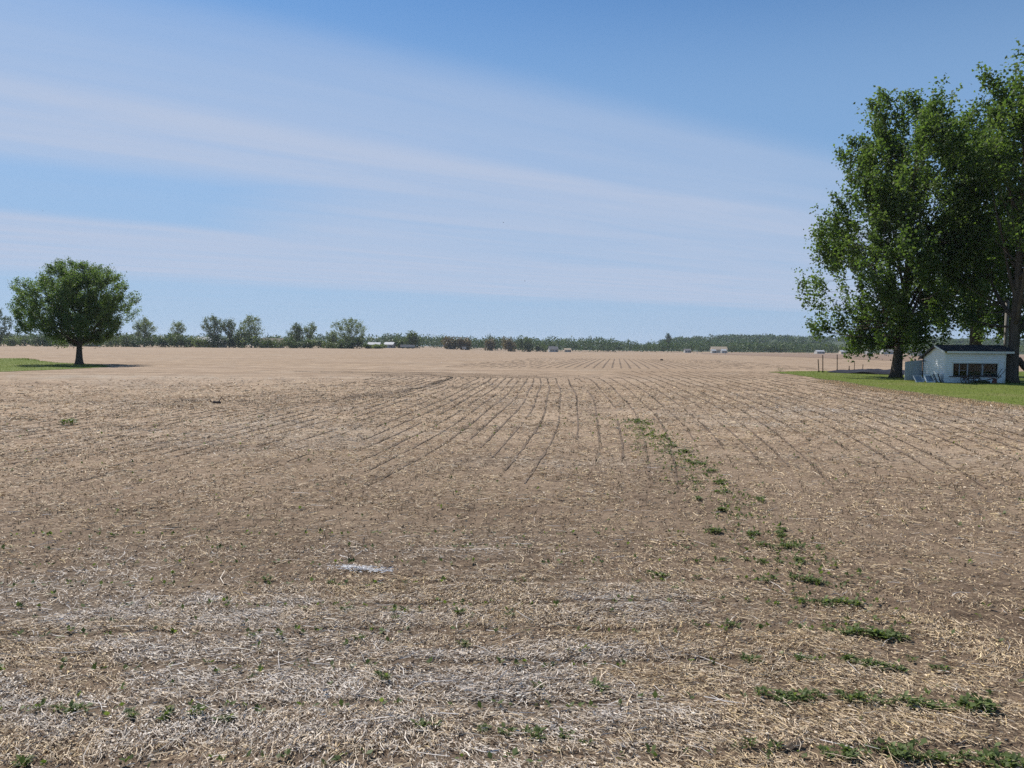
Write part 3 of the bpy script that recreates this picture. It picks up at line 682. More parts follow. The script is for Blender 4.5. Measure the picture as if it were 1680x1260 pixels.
    mesh_np('crown', V, F, leafm, root, tone=np.repeat(tone, 4))
    return root
def prof(hs, ls, rs, depth=None):
    """radius by height, with the left (-x) and right (+x) sides of the crown given apart"""
    def f(hf, az):
        l = np.interp(hf, hs, ls); q = np.interp(hf, hs, rs); s = math.sin(az)
        side = q if s > 0 else l; dep = (l+q)/2 if depth is None else depth*(l+q)/2
        return side*abs(s)+dep*(1-abs(s))
    return f
# the tall maples on the right
HA = 22.8
pa = prof(np.array([1.6, 3, 4, 5.3, 6.6, 8.5, 10.4, 12.7, 15, 17.9, 20.2, 21.6, 22.8])/HA, [2.2, 4.2, 5.8, 7.0, 7.4, 7.4, 7.3, 7.0, 6.2, 4.9, 3.7, 2.5, .6], [1.2, 2.2, 2.4, 1.8, 1.8, 3.0, 4.4, 5.0, 5.2, 5.0, 4.6, 3.6, 1.6], 1.1)
make_tree('maple_tree', 'tall leafy maple with clear trunk on the lawn, leftmost beside the shed', 'tree', (31.8, 60.6, 0), HA, .42, pa, 2.4, 26, 880, 82, .27, .72, 6, M['leaf_maple'], M['bark'], group='tall maples by the shed', lean=(1.2, 0), rough=.2, limb_r=.5, hole=.12, elong=1.7, lobes=140, lobe=(1.0, 1.75))
HB = 22.6
pb = prof(np.array([3.2, 4.4, 7, 10.5, 14, 17, 19.5, 21.6, 22.6])/HB, [3.2, 3.8, 3.2, 3.2, 3.4, 3.4, 2.8, 1.6, .3], [3.5, 4.2, 4, 4, 4, 3.6, 3, 2, .5], 1.3)
make_tree('maple_tree', 'tall maple rising behind the shed roof, middle of three', 'tree', (41.8, 66, 0), HB, .62, pb, 4.9, 20, 360, 95, .30, .8, 8, M['leaf_maple'], M['bark'], group='tall maples by the shed', limb_r=.45, hole=.2, elong=1.7, lobes=46, lobe=(1.1, 2.0))
HC = 25.2
pc = prof(np.array([2.8, 4.3, 6.5, 10, 14, 17.8, 20.6, 22.4, 23.4])/HC, [2.6, 3.2, 2.2, 2.4, 2.6, 2.6, 2.4, 1.4, .3], [4, 6, 7, 7, 6.5, 6, 4.5, 3, .8], 1.6)
make_tree('maple_tree', 'dark tall maple at the right frame edge beside the shed', 'tree', (36.15, 53.0, 0), HC, .42, pc, 4.4, 20, 460, 92, .28, .76, 14, M['leaf_maple'], M['bark'], group='tall maples by the shed', lean=(1.6, .5), limb_r=.5, hole=.15, elong=1.7, lobes=66, lobe=(1.05, 1.9))
# the round tree on the left
HL = 11.0
pl_ = prof(np.array([2.6, 3.2, 4.2, 5.5, 6.8, 8, 9.5, 10.8, 11.9])/HL, [2.2, 4.8, 6.6, 7.2, 7.0, 5.8, 4.2, 2.4, .5], [1.8, 3.6, 4.6, 4.7, 4.7, 4.4, 3.6, 2.2, .5])
make_tree('round_tree', 'round spreading shade tree standing alone at the left', 'tree', (-48.6, 82.1, 0), HL, .40, pl_, 2.7, 26, 980, 88, .165, .50, 5, M['leaf_round'], M['bark'], trunk_top=.7, elong=1.6, upl=.62, limb_r=.55, hole=.0, rough=.3, lobes=270, lobe=(.75, .55))

# hedgerow trees along the far left field edge
def sphere_prof(hl, wr, pk=.45):
    return lambda hf, az: wr*math.sqrt(max(0.0, 1-((hf-(hl+(1-hl)*pk))/((1-hl)*(pk if hf < hl+(1-hl)*pk else 1-pk)))**2))*(1+.15*math.sin(3*az+hf*9))
HT = [  # picture column, distance, height, crown radius, crown base share, clumps, leaf material, label
    (-2, 470, 23, 8.5, .12, 90, 'leaf_dark', 'dark tree at the far left frame edge behind the field'),
    (237, 500, 19.5, 7.0, .25, 75, 'leaf_spring', 'pale green tree behind the right side of the round tree'),
    (292, 505, 16.5, 5.0, .40, 34, 'leaf_spring', 'thin half-bare tree standing apart in the left hedgerow'),
    (351, 490, 21, 7.2, .30, 75, 'leaf_hedge', 'left of the clustered hedgerow trees, above the white shed'),
    (376, 492, 19.5, 5.2, .38, 48, 'leaf_hedge', 'slim tree in the middle of the hedgerow cluster'),
    (413, 495, 21.5, 7.6, .30, 70, 'leaf_spring', 'tall pale-topped tree at the right of the hedgerow cluster'),
    (396, 482, 13, 5.6, .12, 55, 'leaf_hedge', 'low bushy green tree at the foot of the pale-topped tree'),
    (486, 505, 16.5, 5.8, .25, 66, 'leaf_hedge', 'rounded small tree, left of the pair in mid hedgerow'),
    (509, 508, 17, 4.9, .40, 36, 'leaf_spring', 'thin-leaved tree, right of the pair in mid hedgerow'),
    (576, 500, 20, 11.5, .12, 120, 'leaf_spring', 'broad round grey-green tree near the end of the left hedgerow'),
    (546, 505, 12, 4.2, .35, 26, 'leaf_spring', 'small sparse tree left of the broad grey-green tree'),
]
for i, (u, d, h, wr, hl, nc, lm, lab) in enumerate(HT):
    make_tree('hedgerow_tree', lab, 'tree', at(u, d), h, .45, sphere_prof(hl, wr, .5), h*hl*1.02, 12, int(nc*1.5), 30, .75, 1.7, 40+i, M[lm], M['bark_far'], trunk_top=.85, group='trees along the left hedgerow', upl=.9, limb_r=.55, sides=5, elong=1.3)
# shrubs: every bush its own mesh, with a dense core of leaves
def shrub(name, base, w, h, n, leaf, seed, lm, label, group, dep=None):
    r = np.random.default_rng(seed); root = empty(name, base); tag(root, label, 'bush', group)
    k = 9; cx = r.uniform(-.6, .6, k)*w; cy = r.uniform(-.6, .6, k)*(dep or w); cz = r.uniform(.25, .62, k)*h; cr_ = r.uniform(.3, .5, k)
    j = r.integers(0, k, n); v = r.normal(0, 1, (n, 3)); v /= np.linalg.norm(v, axis=1)[:, None]; v *= (r.random(n)**.33)[:, None]
    P = np.stack([cx[j]+v[:, 0]*cr_[j]*w*1.1, cy[j]+v[:, 1]*cr_[j]*(dep or w), np.abs(cz[j]+v[:, 2]*cr_[j]*h)], -1)
    V, F = leaf_quads(P, leaf*r.uniform(.6, 1.35, n), r)
    mesh_np('foliage', V, F, M[lm], root, tone=np.repeat(np.clip(.5+(cx[j]*7 % .4)-.2+r.normal(0, .2, n), 0, 1), 4))
    st = MB()
    for q in range(4):
        a = r.uniform(0, 6.28); st.tube([(0, 0, 0), (math.cos(a)*w*.2, math.sin(a)*w*.2, h*.35), (math.cos(a)*w*.45, math.sin(a)*w*.45, h*.65)], [.12, .08, .03], 4)
    st.build('stem', M['bark_far'], root)
    return root
r_ = random.Random(9)
u = -12; i = 0
SH = []
while u < 632:
    big = .8 if u > 440 else 1.0
    h = r_.uniform(6.5, 10.5)*big*(.6 if 600 < u else 1); w = r_.uniform(4.5, 8.5)
    SH.append((u, r_.uniform(478, 516), w, h, r_.choice(['leaf_dark', 'leaf_hedge', 'leaf_hedge', 'leaf_dark', 'leaf_spring']))); u += r_.uniform(9, 16)
for i, (u, d, w, h, lm) in enumerate(SH):
    cn = {'leaf_dark': 'dark green', 'leaf_hedge': 'olive green', 'leaf_spring': 'pale green'}[lm]
    where = 'left of or behind the round tree' if u < 230 else ('beneath the hedgerow tree cluster' if u < 440 else 'in the right half of the left hedgerow')
    shrub('hedge_bush', at(u, d), w, h, 700, .95, 200+i, lm, '%s bush, %s from left in the far left hedgerow' % (cn, ordinal(i)), '%s hedge bushes %s' % (cn, where))
# centre clumps of nearer trees
CT = [
    (676, 640, 15.5, 9.0, 900, 'leaf_hedge', 'leafy green tree at the left end of the centre woods'),
    (655, 650, 8.5, 7.0, 600, 'leaf_hedge', 'low green bush left of the leafy tree at the centre woods'),
    (738, 700, 13.0, 9.5, 900, 'leaf_rust', 'rusty brown rounded tree, left half of the brown pair'),
    (760, 702, 12.2, 8.5, 800, 'leaf_rust', 'rusty brown rounded tree, right half of the brown pair'),
    (806, 760, 14.5, 9.0, 800, 'leaf_rust', 'brownish tree left of the second brown clump in centre'),
    (834, 765, 15.0, 9.5, 800, 'leaf_rust', 'brownish tree next to the tall green tree in centre'),
    (860, 770, 17.8, 10.0, 1000, 'leaf_hedge', 'tallest green tree at the near edge of the centre woods'),
    (886, 790, 8.5, 9.0, 600, 'leaf_hedge', 'low green bush right of the tallest centre tree'),
]
for i, (u, d, h, w, n, lm, lab) in enumerate(CT): shrub('edge_tree', at(u, d), w*.9, h, int(n*1.5), 1.5, 400+i, lm, lab, 'trees at the near edge of the centre woods')

# far woods: one mass each
def woods(name, label, spec, leaf, per, lm, seed):
    """spec: list of (u, d, height, width)"""
    r = np.random.default_rng(seed); Ps = []; Ts = []; Ss = []
    for (u, d, h, w) in spec:
        b = at(u, d); b.z = float(hillz(b.x, b.y)) if d > 1200 else b.z; v = r.normal(0, 1, (per, 3)); v /= np.linalg.norm(v, axis=1)[:, None]; v *= (r.random(per)**.3)[:, None]
        lob = .85+.25*np.sin(v[:, 0]*4+u)*np.cos(v[:, 1]*4+d)
        P = np.stack([b.x+v[:, 0]*w*lob, b.y+v[:, 1]*w*lob, b.z+h*.5+v[:, 2]*h*.5*lob], -1); Ps.append(P); Ts.append(np.clip(r.normal(.5, .17)+r.normal(0, .14, per), 0, 1)); Ss.append(leaf*r.uniform(.6, 1.3, per))
    V, F = leaf_quads(np.vstack(Ps), np.concatenate(Ss), r)
    o = mesh_np(name, V, F, M[lm], tone=np.repeat(np.concatenate(Ts), 4)); return tag(o, label, 'woods', kind='stuff')
r_ = random.Random(17)
def belt(u0, u1, step, d0, d1, h0, h1, w, rows=2):
    out = []
    for k in range(rows):
        u = u0+r_.uniform(0, step)
        while u < u1:
            out.append((u, r_.uniform(d0, d1)+(d1-d0)*.9*k, r_.uniform(h0, h1), w*r_.uniform(.8, 1.25))); u += step*r_.uniform(.6, 1.4)
    return out
woods('distant_woods', 'dark green woods along the centre of the horizon', belt(632, 1010, 8, 860, 960, 13.5, 21, 9, 3), 2.1, 170, 'leaf_wood', 71)
woods('distant_woods', 'green tree belt on the horizon right of centre before the hills', belt(985, 1360, 9, 900, 1000, 10, 17.5, 9, 3), 2.1, 160, 'leaf_wood', 72)
woods('distant_woods', 'greyish green tree belt below the hills on the right', belt(1190, 1760, 9, 930, 1040, 9, 16, 9, 3), 2.1, 160, 'leaf_hedge', 73)
woods('distant_woods', 'dim tree line seen behind the left hedgerow', belt(-60, 660, 9, 850, 1000, 13, 18, 10, 2), 2.3, 130, 'leaf_wood', 74)
hs = []
for k in range(620):
    u = r_.uniform(1080, 1800); d = r_.uniform(1250, 2350); hs.append((u, d, r_.uniform(12, 17), r_.uniform(9, 14)))
woods('hill_forest', 'forest covering the low hills on the right horizon', hs, 3.8, 85, 'leaf_wood', 75)
make_tree('lone_tree', 'lone dark tree poking above the tree belt right of centre', 'tree', at(1095, 940), 23.5, .5, sphere_prof(.35, 4.6, .5), 9, 8, 60, 28, .95, 1.6, 91, M['leaf_dark'], M['bark_far'], upl=.9, sides=5)

# ------------------------------------------------------------------ far buildings
def house(base, w, d, wall_h, roof_h, wm, rm, rz, label, wins=2, door=True, name='house', cat='house', group='far farm buildings'):
    root = empty(name, base, rz); tag(root, label, cat, group)
    MB().box(-w/2, w/2, 0, d, -.3, wall_h).build('wall', wm, root)
    e = .35
    rf = MB(); rf.prism([(-w/2-e, -e, wall_h-.12), (-w/2-e, d/2, wall_h+roof_h), (-w/2-e, d+e, wall_h-.12), (-w/2-e, d+e, wall_h+.1), (-w/2-e, d/2, wall_h+roof_h+.25), (-w/2-e, -e, wall_h+.1)], (w+2*e, 0, 0)); rf.build('roof', rm, root)
    for s_ in (-1, 1):
        MB().prism([(s_*w/2-.02, .02, wall_h), (s_*w/2-.02, d-.02, wall_h), (s_*w/2-.02, d/2, wall_h+roof_h-.05)], (.04, 0, 0)).build('gable', wm, root)
    for i in range(wins):
        x = -w/2+w*(i+.7)/(wins+.6); MB().box(x-.55, x+.55, -.06, .02, .9, 2.1).build('window', M['glass_far'], root)
    if door: MB().box(w*.38-.5, w*.38+.5, -.07, .02, 0, 2.05).build('door', M['dark'], root)
    return root
house(at(150, 530), 9, 8, 2.8, 2.6, M['wall_far'], M['roof_white'], .2, 'white roofed building glimpsed right of the round tree trunk')
house(at(333, 522), 13, 9, 3.4, 3.6, M['wall_tan'], M['roof_white'], -.15, 'long low building with pale roof behind the left hedgerow', 3)
house(at(358, 500), 6.5, 5, 3.0, 2.0, M['wall_far'], M['roof_white'], -.4, 'small bright white shed under the hedgerow tree cluster', 1, name='far_shed')
house(at(448, 520), 16, 9, 3.0, 3.6, M['wall_tan'], M['roof_tan'], .5, 'tan roofed house in the left hedgerow gap', 3)
house(at(613, 560), 9, 7, 2.8, 1.6, M['wall_far'], M['roof_white'], .05, 'long white building right of the broad grey-green tree', 3)
house(at(637, 640), 8, 9, 3.0, 2.0, M['wall_far'], M['roof_white'], -.1, 'white building just left of the centre woods', 2)
house(at(908, 830), 9.92, 9, 3.0, 3.2, M['wall_far'], M['roof_grey'], .1, 'white house with grey roof at the centre field edge', 3)
house(at(931, 835), 7.44, 7, 2.6, 1.6, M['wall_tan'], M['roof_tan'], .0, 'low tan outbuilding right of the white centre house', 2)
house(at(1180, 890), 18.6, 11, 4.0, 3.5, M['wall_tan'], M['roof_tan'], -.05, 'wide tan barn in front of the hills', 4, name='barn', cat='barn')
house(at(1171, 868), 4.96, 6, 2.6, 1.6, M['wall_far'], M['roof_white'], .1, 'left small white building before the tan barn', 1)
house(at(1187, 866), 5.58, 6, 2.8, 1.6, M['wall_far'], M['roof_white'], -.1, 'right small white building before the tan barn', 1)
house(at(1128, 880), 7.44, 7, 2.6, 1.8, M['wall_far'], M['roof_grey'], .0, 'grey white farm building left of the tan barn', 2)
house(at(1346, 872), 9.3, 8, 2.6, 1.5, M['wall_far'], M['roof_white'], .05, 'long white building at the right tree belt', 3)
house(at(1384, 868), 7.44, 7, 2.6, 1.6, M['wall_tan'], M['roof_white'], .0, 'low pale outbuilding right of the long white building', 2)
house(at(1428, 862), 6.2, 8, 3.0, 2.2, M['wall_far'], M['roof_white'], .3, 'white house left of the leftmost maple trunk', 2)
house(at(1457, 880), 12.4, 9, 3.2, 2.4, M['wall_far'], M['roof_grey'], -.1, 'white farm building partly behind the leftmost maple trunk', 3)
house(at(1513, 600), 11, 8, 3.0, 3.0, M['wall_far'], M['roof_white'], .5, 'white house between maple trunk and garden shed', 2)

# parked machines at the centre field edge: white cab pieces
def trailer(base, L, label, rz=0.0):
    root = empty('farm_trailer', base, rz); tag(root, label, 'trailer', 'white trailers at the far field edge')
    MB().box(-L/2, L/2, 0, 2.4, 1.0, 3.0).build('body', M['wall_far'], root); MB().box(-L/2-1.2, L/2, .6, 1.8, .8, 1.0).build('chassis', M['dark'], root)
    for x in (-L*.25, L*.25):
        for y in (.1, 2.1): MB().tube([(x, y, .5), (x, y+.25, .5)], .5, 10).build('wheel', M['tyre'], root)
    return root
trailer(at(664, 560), 7, 'left white trailer parked under the leafy centre tree')
trailer(at(674, 566), 6, 'right white trailer parked under the leafy centre tree', .2)
trailer(at(761, 640), 3.5, 'small white box trailer before the rusty brown trees')

# slender white markers in the far field
def marker(base, h, label):
    root = empty('marker_post', base); tag(root, label, 'post', 'white marker posts in the far field')
    MB().tube([(0, 0, 0), (0, 0, h)], .16, 6).build('post', M['wall_far'], root); MB().box(-.35, .35, -.2, -.16, h*.62, h*.95).build('plate', M['wall_far'], root)
marker(at(1143, 540), 2.6, 'white marker post left of centre on the brown field edge')
marker(at(1189, 470), 2.4, 'white marker post before the tan barn')
marker(at(1426, 200), 1.3, 'white marker post seen left of the leftmost maple trunk')

# ------------------------------------------------------------------ the white shed
S = Vector((31.0, 52.4, .02)); W, D, EF, ER, PK, PY = 4.3, 2.75, 2.27, 1.74, 2.62, 1.0
shed = empty('garden_shed', S); tag(shed, 'small white clapboard shed with wide dark window on the lawn', 'shed')
WX0, WX1, WZ0, WZ1 = .57, 3.75, .47, 1.38
bh = .145
def roofz(y):  # underside of the roof over depth y
    return EF+(PK-EF)*y/PY if y < PY else PK-(PK-ER)*(y-PY)/(D-PY)
# front boards, lapped
z = 0.0
fr = empty('front_wall', (0, 0, 0)); fr.parent = shed
def clap(x0, x1, z0, z1, parent, side='front'):
    if side == 'front':
        mb = MB().hexa([(x0, -.05, z0), (x1, -.05, z0), (x1, 0, z0), (x0, 0, z0), (x0, -.008, z1+.01), (x1, -.008, z1+.01), (x1, 0, z1+.01), (x0, 0, z1+.01)])
    mb.build('siding_board', M['white'], parent)
while z < EF-.02:
    z1 = min(z+bh, EF)
    if z1 <= WZ0+.01 or z >= WZ1-.01: clap(0.06, W-.06, z, z1, shed)
    else:
        zz0 = max(z, 0); clap(.06, WX0-.07, z, z1, shed); clap(WX1+.07, W-.06, z, z1, shed)
        if z < WZ0-.02: clap(WX0-.07, WX1+.07, z, WZ0-.03, shed)
        if z1 > WZ1+.05: clap(WX0-.07, WX1+.07, WZ1+.08, z1, shed)
    z = z1
bpy.data.objects.remove(fr)
# gable boards on the left wall
z = 0.0
while z < PK-.08:
    z1 = min(z+bh, PK-.02)
    def span(zq):
        y0 = 0.0 if zq <= EF else (zq-EF)/(PK-EF)*PY
        y1 = D if zq <= ER else PY+(PK-zq)/(PK-ER)*(D-PY)
        return y0+.06*(zq <= EF), y1
    a0, a1 = span(z); b0, b1 = span(z1)
    MB().hexa([(-.05, a1, z), (-.05, a0, z), (0, a0, z), (0, a1, z), (-.008, b1, z1+.008), (-.008, b0, z1+.008), (0, b0, z1+.008), (0, b1, z1+.008)]).build('siding_board', M['white'], shed)
    z = z1
# inner shell: floor, back wall, right wall
MB().box(.02, W, D-.05, D, 0, ER).build('back_wall', M['inside'], shed)
MB().prism([(W-.05, .0, 0), (W-.05, D-.06, 0), (W-.05, D-.06, ER), (W-.05, PY, PK-.02), (W-.05, .0, EF)], (.05, 0, 0)).build('right_wall', M['white'], shed)
MB().box(.02, W-.06, .01, D-.06, -.02, .03).build('floor', M['inside'], shed)
MB().box(-.062, .06, -.062, .0, 0, EF).build('corner_board', M['white'], shed)
MB().box(W-.06, W+.02, -.062, .0, 0, EF).build('corner_board', M['trim'], shed)
MB().box(-.06, -.0, D-.07, D+.02, 0, ER).build('corner_board', M['dark'], shed)
# roof: two slopes of shingle courses over a deck
ov, oe = .28, .22
def slope(y0, z0, y1, z1, n, name):
    dk = MB().prism([(-oe, y0, z0+.02), (-oe, y1, z1+.02), (-oe, y1, z1+.06), (-oe, y0, z0+.06)], (W+oe+.42, 0, 0)).build(name, M['wood_dark'], shed)
    L = math.hypot(y1-y0, z1-z0); dy, dz = (y1-y0)/L, (z1-z0)/L; ny, nz = -dz, dy
    if nz < 0: ny, nz = -ny, -nz
    rq = random.Random(n)
    for i in range(n):
        s0, s1 = L*i/n, L*(i+1)/n+.02; x = -oe-.02
        while x < W+.44:
            x1 = min(x+rq.uniform(.45, .75), W+.44); t0 = .062+.030; t1 = .062+.008; c0 = rq.uniform(0, .008)
            q = lambda s_, t_: (y0+dy*s_+ny*t_, z0+dz*s_+nz*t_)
            a = q(s0, .062); b = q(s1, .062); c = q(s1, t1); d_ = q(s0, t0+c0)
            MB().hexa([(x, *a), (x1-.008, *a), (x1-.008, *b), (x, *b), (x, *d_), (x1-.008, *d_), (x1-.008, *c), (x, *c)]).build('shingle', M['shingle'], dk)
            x = x1
sf = (PK-EF)/PY; sr = (PK-ER)/(D-PY)
slope(-ov, EF-ov*sf+.02, PY, PK+.02, 5, 'front_roof'); slope(D+ov, ER-ov*sr+.02, PY, PK+.02, 7, 'rear_roof')
MB().box(-.05, W+.44, -ov-.03, -ov-.002, EF-ov*sf-.07, EF-ov*sf+.075).build('fascia', M['trim'], shed)
MB().prism([(-oe-.03, -ov, EF-ov*sf-.05), (-oe-.03, PY, PK-.05), (-oe-.03, PY, PK+.07), (-oe-.03, -ov, EF-ov*sf+.07)], (.028, 0, 0)).build('rake_board', M['white'], shed)
MB().prism([(-oe-.03, D+ov, ER-ov*sr-.05), (-oe-.03, PY+.002, PK-.05), (-oe-.03, PY+.002, PK+.07), (-oe-.03, D+ov, ER-ov*sr+.07)], (.028, 0, 0)).build('rake_board', M['dark'], shed)
# window
win = empty('window', (0, 0, 0)); win.parent = shed
bpy.data.objects.remove(win)
fw = MB(); fw.box(WX0-.07, WX1+.07, -.062, .03, WZ1, WZ1+.08); fwo = fw.build('window_head', M['trim'], shed)
MB().box(WX0-.07, WX0, -.06, .03, WZ0, WZ1).build('window_jamb', M['trim'], shed); MB().box(WX1, WX1+.07, -.06, .03, WZ0, WZ1).build('window_jamb', M['trim'], shed)
MB().box(WX0-.26, WX1+.26, -.12, .02, WZ0-.05, WZ0).build('window_sill', M['dark'], shed)
fo = MB(); fo.box(WX0, WX1, -.012, .02, WZ0, WZ0+.05); fo.box(WX0, WX1, -.012, .02, WZ1-.05, WZ1); fo.box(WX0, WX0+.05, -.012, .02, WZ0+.05, WZ1-.05); fo.box(WX1-.05, WX1, -.012, .02, WZ0+.05, WZ1-.05)
sash = fo.build('window_frame', M['dark'], shed)
ms = [WX0+.05, WX0+.46, WX0+1.05, WX0+2.12, WX1-.05]
for i, x in enumerate(ms[1:-1]): MB().box(x-(.02 if i == 0 else .045), x+(.02 if i == 0 else .045), -.012, .02, WZ0+.05, WZ1-.05).build('mullion', M['curtain_w'] if i else M['grey_board'], sash)
for a, b in zip(ms[:-1], ms[1:]): MB().box(a+.02, b-.02, .004, .008, WZ0+.05, WZ1-.05).build('pane', M['glass'], sash)
def curtain(x0, x1, y, m):
    n = 26; vs = []; fs = []
    for i in range(n+1):
        x = x0+(x1-x0)*i/n; yy = y+.03*math.sin(i*1.9)+.012*math.sin(i*.7)
        vs += [(x, yy, WZ0-.05), (x, yy, WZ1+.05)]
        if i: fs.append((2*i-2, 2*i, 2*i+1, 2*i-1))
    MB().add(vs, fs).build('curtain', m, shed)
curtain(WX0+1.0, WX0+2.1, .16, M['curtain']); curtain(WX0+2.05, WX0+2.3, .10, M['curtain_w'])
MB().box(WX0+.55, WX0+.98, .12, .40, .86, .90).build('shelf', M['curtain_w'], shed)
MB().box(WX0+1.08, WX0+1.42, .09, .12, .50, .85).build('dark_board', M['dark'], shed)
# bracket lamp stub on the gable
MB().bar((-.03, 2.45, 1.50), (-.32, 2.3, 1.50), .06, .07).build('bracket', M['dark'], shed)

# grey board screen left of the shed
gp = empty('board_screen', (29.68, 55.25, .02)); tag(gp, 'grey vertical board screen against the left rear of the shed', 'screen')
for i in range(7):
    MB().box(i*.185, i*.185+.178, 0, .025+.004*(i % 2), .04, 1.43+.02*i).build('board', M['grey_board'], gp)
MB().box(.0, 1.29, .026, .07, .35, .45).build('rail', M['grey_board'], gp); MB().box(.0, 1.29, .026, .07, 1.05, 1.15).build('rail', M['grey_board'], gp)

# old window sashes leaning by the gable wall
def sash_thing(x, y, rz, w, h, lean, fm, pm, label, name='window_sash', cat='window sash', bars=0):
    o = empty(name, (x, y, .025), rz); o.rotation_euler = (-lean, 0, rz); tag(o, label, cat, 'old sashes leaning by the shed')
    t = .05; b = .07
    fr_ = MB(); fr_.box(0, w, 0, t, 0, b); fr_.box(0, w, 0, t, h-b, h); fr_.box(0, b, 0, t, b, h-b); fr_.box(w-b, w, 0, t, b, h-b)
    fr_.build('frame', fm, o); MB().box(b-.005, w-b+.005, .02, .028, b-.005, h-b+.005).build('pane', pm, o)
    for i in range(bars): xx = w*(i+1)/(bars+1); MB().box(xx-.015, xx+.015, .01, .045, b, h-b).build('bar', fm, o)
M['oldpane'] = plain('painted_sky_pane', (.22, .27, .33), .18, .12, 3, spec=.8)  # sky reflection in the old glass painted in as a blue-grey base colour
sash_thing(28.95, 52.3, .10, .62, .62, .70, M['grey_board'], M['oldpane'], 'leftmost sky-tinted sash leaning low beside the shed')
sash_thing(29.72, 52.35, .02, .66, .66, .65, M['white'], M['oldpane'], 'wide sky-tinted sash leaning left of the stacked sashes')
sash_thing(30.32, 52.30, .95, .50, .66, .45, M['white'], M['oldpane'], 'white framed sash at the left of the leaning stack', bars=1)
sash_thing(30.47, 52.32, 1.0, .50, .68, .40, M['dark'], M['oldpane'], 'dark framed sash in the middle of the leaning stack')
sash_thing(30.62, 52.34, 1.05, .50, .66, .36, M['white'], M['oldpane'], 'white framed sash at the right of the leaning stack', bars=1)
sash_thing(30.76, 52.36, 1.1, .45, .68, .30, M['dark'], M['oldpane'], 'dark framed sash nearest the shed corner')

# rusty implements in front of the shed
def wheel(parent, x, y, rad, m):
    w = MB(); n = 20
    ring = [(x+rad*math.cos(2*math.pi*i/n), y, rad+rad*math.sin(2*math.pi*i/n)) for i in range(n+1)]
    w.tube(ring, .022, 5, cap=False); wo = w.build('wheel', m, parent)
    sp_ = MB()
    for i in range(8): sp_.tube([(x, y, rad), ring[int(i*n/8)]], .009, 4)
    sp_.tube([(x, y-.06, rad), (x, y+.06, rad)], .04, 8); sp_.build('spokes', m, wo)
cu = empty('wheeled_cultivator', (32.0, 51.55, .03), .15); tag(cu, 'rusty wheeled cultivator with tines before the shed window', 'cultivator')
wheel(cu, 0, -.22, .26, M['rust']); wheel(cu, .05, .25, .26, M['rust']); wheel(cu, .62, .02, .18, M['rust'])
MB().tube([(0, -.22, .26), (.05, .25, .26)], .022, 5).build('axle', M['rust'], cu)
f_ = MB(); f_.bar((-.25, -.15, .36), (1.0, -.15, .34), .05, .05); f_.bar((-.25, .18, .36), (1.0, .18, .34), .05, .05); f_.bar((-.1, -.2, .40), (-.1, .24, .40), .05, .05); f_.bar((.9, -.2, .38), (.9, .24, .38), .05, .05); f_.build('frame', M['rust'], cu)
for x, y in ((.1, -.15), (.35, .18), (.5, -.15), (.72, .18), (.88, -.15)):
    MB().tube([(x, y, .62), (x, y, .36), (x+.06, y, .16), (x-.03, y, .03)], [.016, .02, .018, .010], 5).build('tine', M['rust'], cu)
for x in (.05, .22, .62): MB().tube([(x, 0.0, .36), (x-.06, .0, .62), (x-.03, .0, .80)], .014, 5).build('lever', M['rust'], cu)
pw = empty('walking_plow', (33.9, 51.7, .03), 0); tag(pw, 'faded red walking plow with long handles at the shed corner', 'plow')
MB().tube([(-.9, 0, .16), (-.3, 0, .22), (.15, 0, .34), (.32, 0, .20)], [.03, .035, .04, .03], 6).build('beam', M['rust'], pw)
MB().prism([(.05, -.02, .0), (.42, -.02, .02), (.36, -.02, .34), (.16, -.02, .38)], (0, .06, 0)).build('moldboard', M['redrust'], pw)
for y in (-.22, .22): MB().tube([(.28, y*.15, .15), (.55, y*.7, .55), (.85, y, .98), (.98, y, 1.03)], [.022, .02, .02, .018], 6).build('handle', M['wood_dark'], pw)
MB().tube([(.58, -.16, .56), (.58, .16, .56)], .014, 5).build('cross_rung', M['rust'], pw)
for x in (-.05, .12): MB().tube([(x, 0, .30), (x-.16, 0, .44), (x-.22, 0, .60)], .018, 5).build('lever', M['redrust'], pw)
wheel(pw, -.8, 0, .13, M['rust'])
bl = MB(); bl.tube([(0, 0, .09), (.5, .03, .10), (1.1, .0, .085)], [.075, .085, .07], 8); tag(bl.build('fallen_branch', M['wood_dark'], None, True, (32.85, 51.95, .0)), 'short dark log lying along the foot of the shed wall', 'log')
def weed_tuft(x, y, h, n, seed, label, lm='leaf_hedge'):
    r = np.random.default_rng(seed); o = empty('weed_tuft', (x, y, .02)); tag(o, label, 'weeds', 'weeds along the shed foot')
    P = np.stack([r.normal(0, h*.45, n), r.normal(0, h*.25, n), np.abs(r.normal(.4, .25, n))*h], -1); V, F = leaf_quads(P, r.uniform(.03, .07, n), r, .2)
    mesh_np('leaves', V, F, M[lm], o, tone=np.repeat(np.clip(r.normal(.5, .2, n), 0, 1), 4))
weed_tuft(32.9, 51.4, .30, 160, 1, 'weeds growing right of the wheeled cultivator'); weed_tuft(32.3, 51.3, .25, 120, 2, 'weeds under the wheeled cultivator wheels'); weed_tuft(34.9, 51.5, .28, 140, 3, 'weeds right of the walking plow'); weed_tuft(33.4, 51.6, .22, 110, 4, 'weeds between the cultivator and the plow')

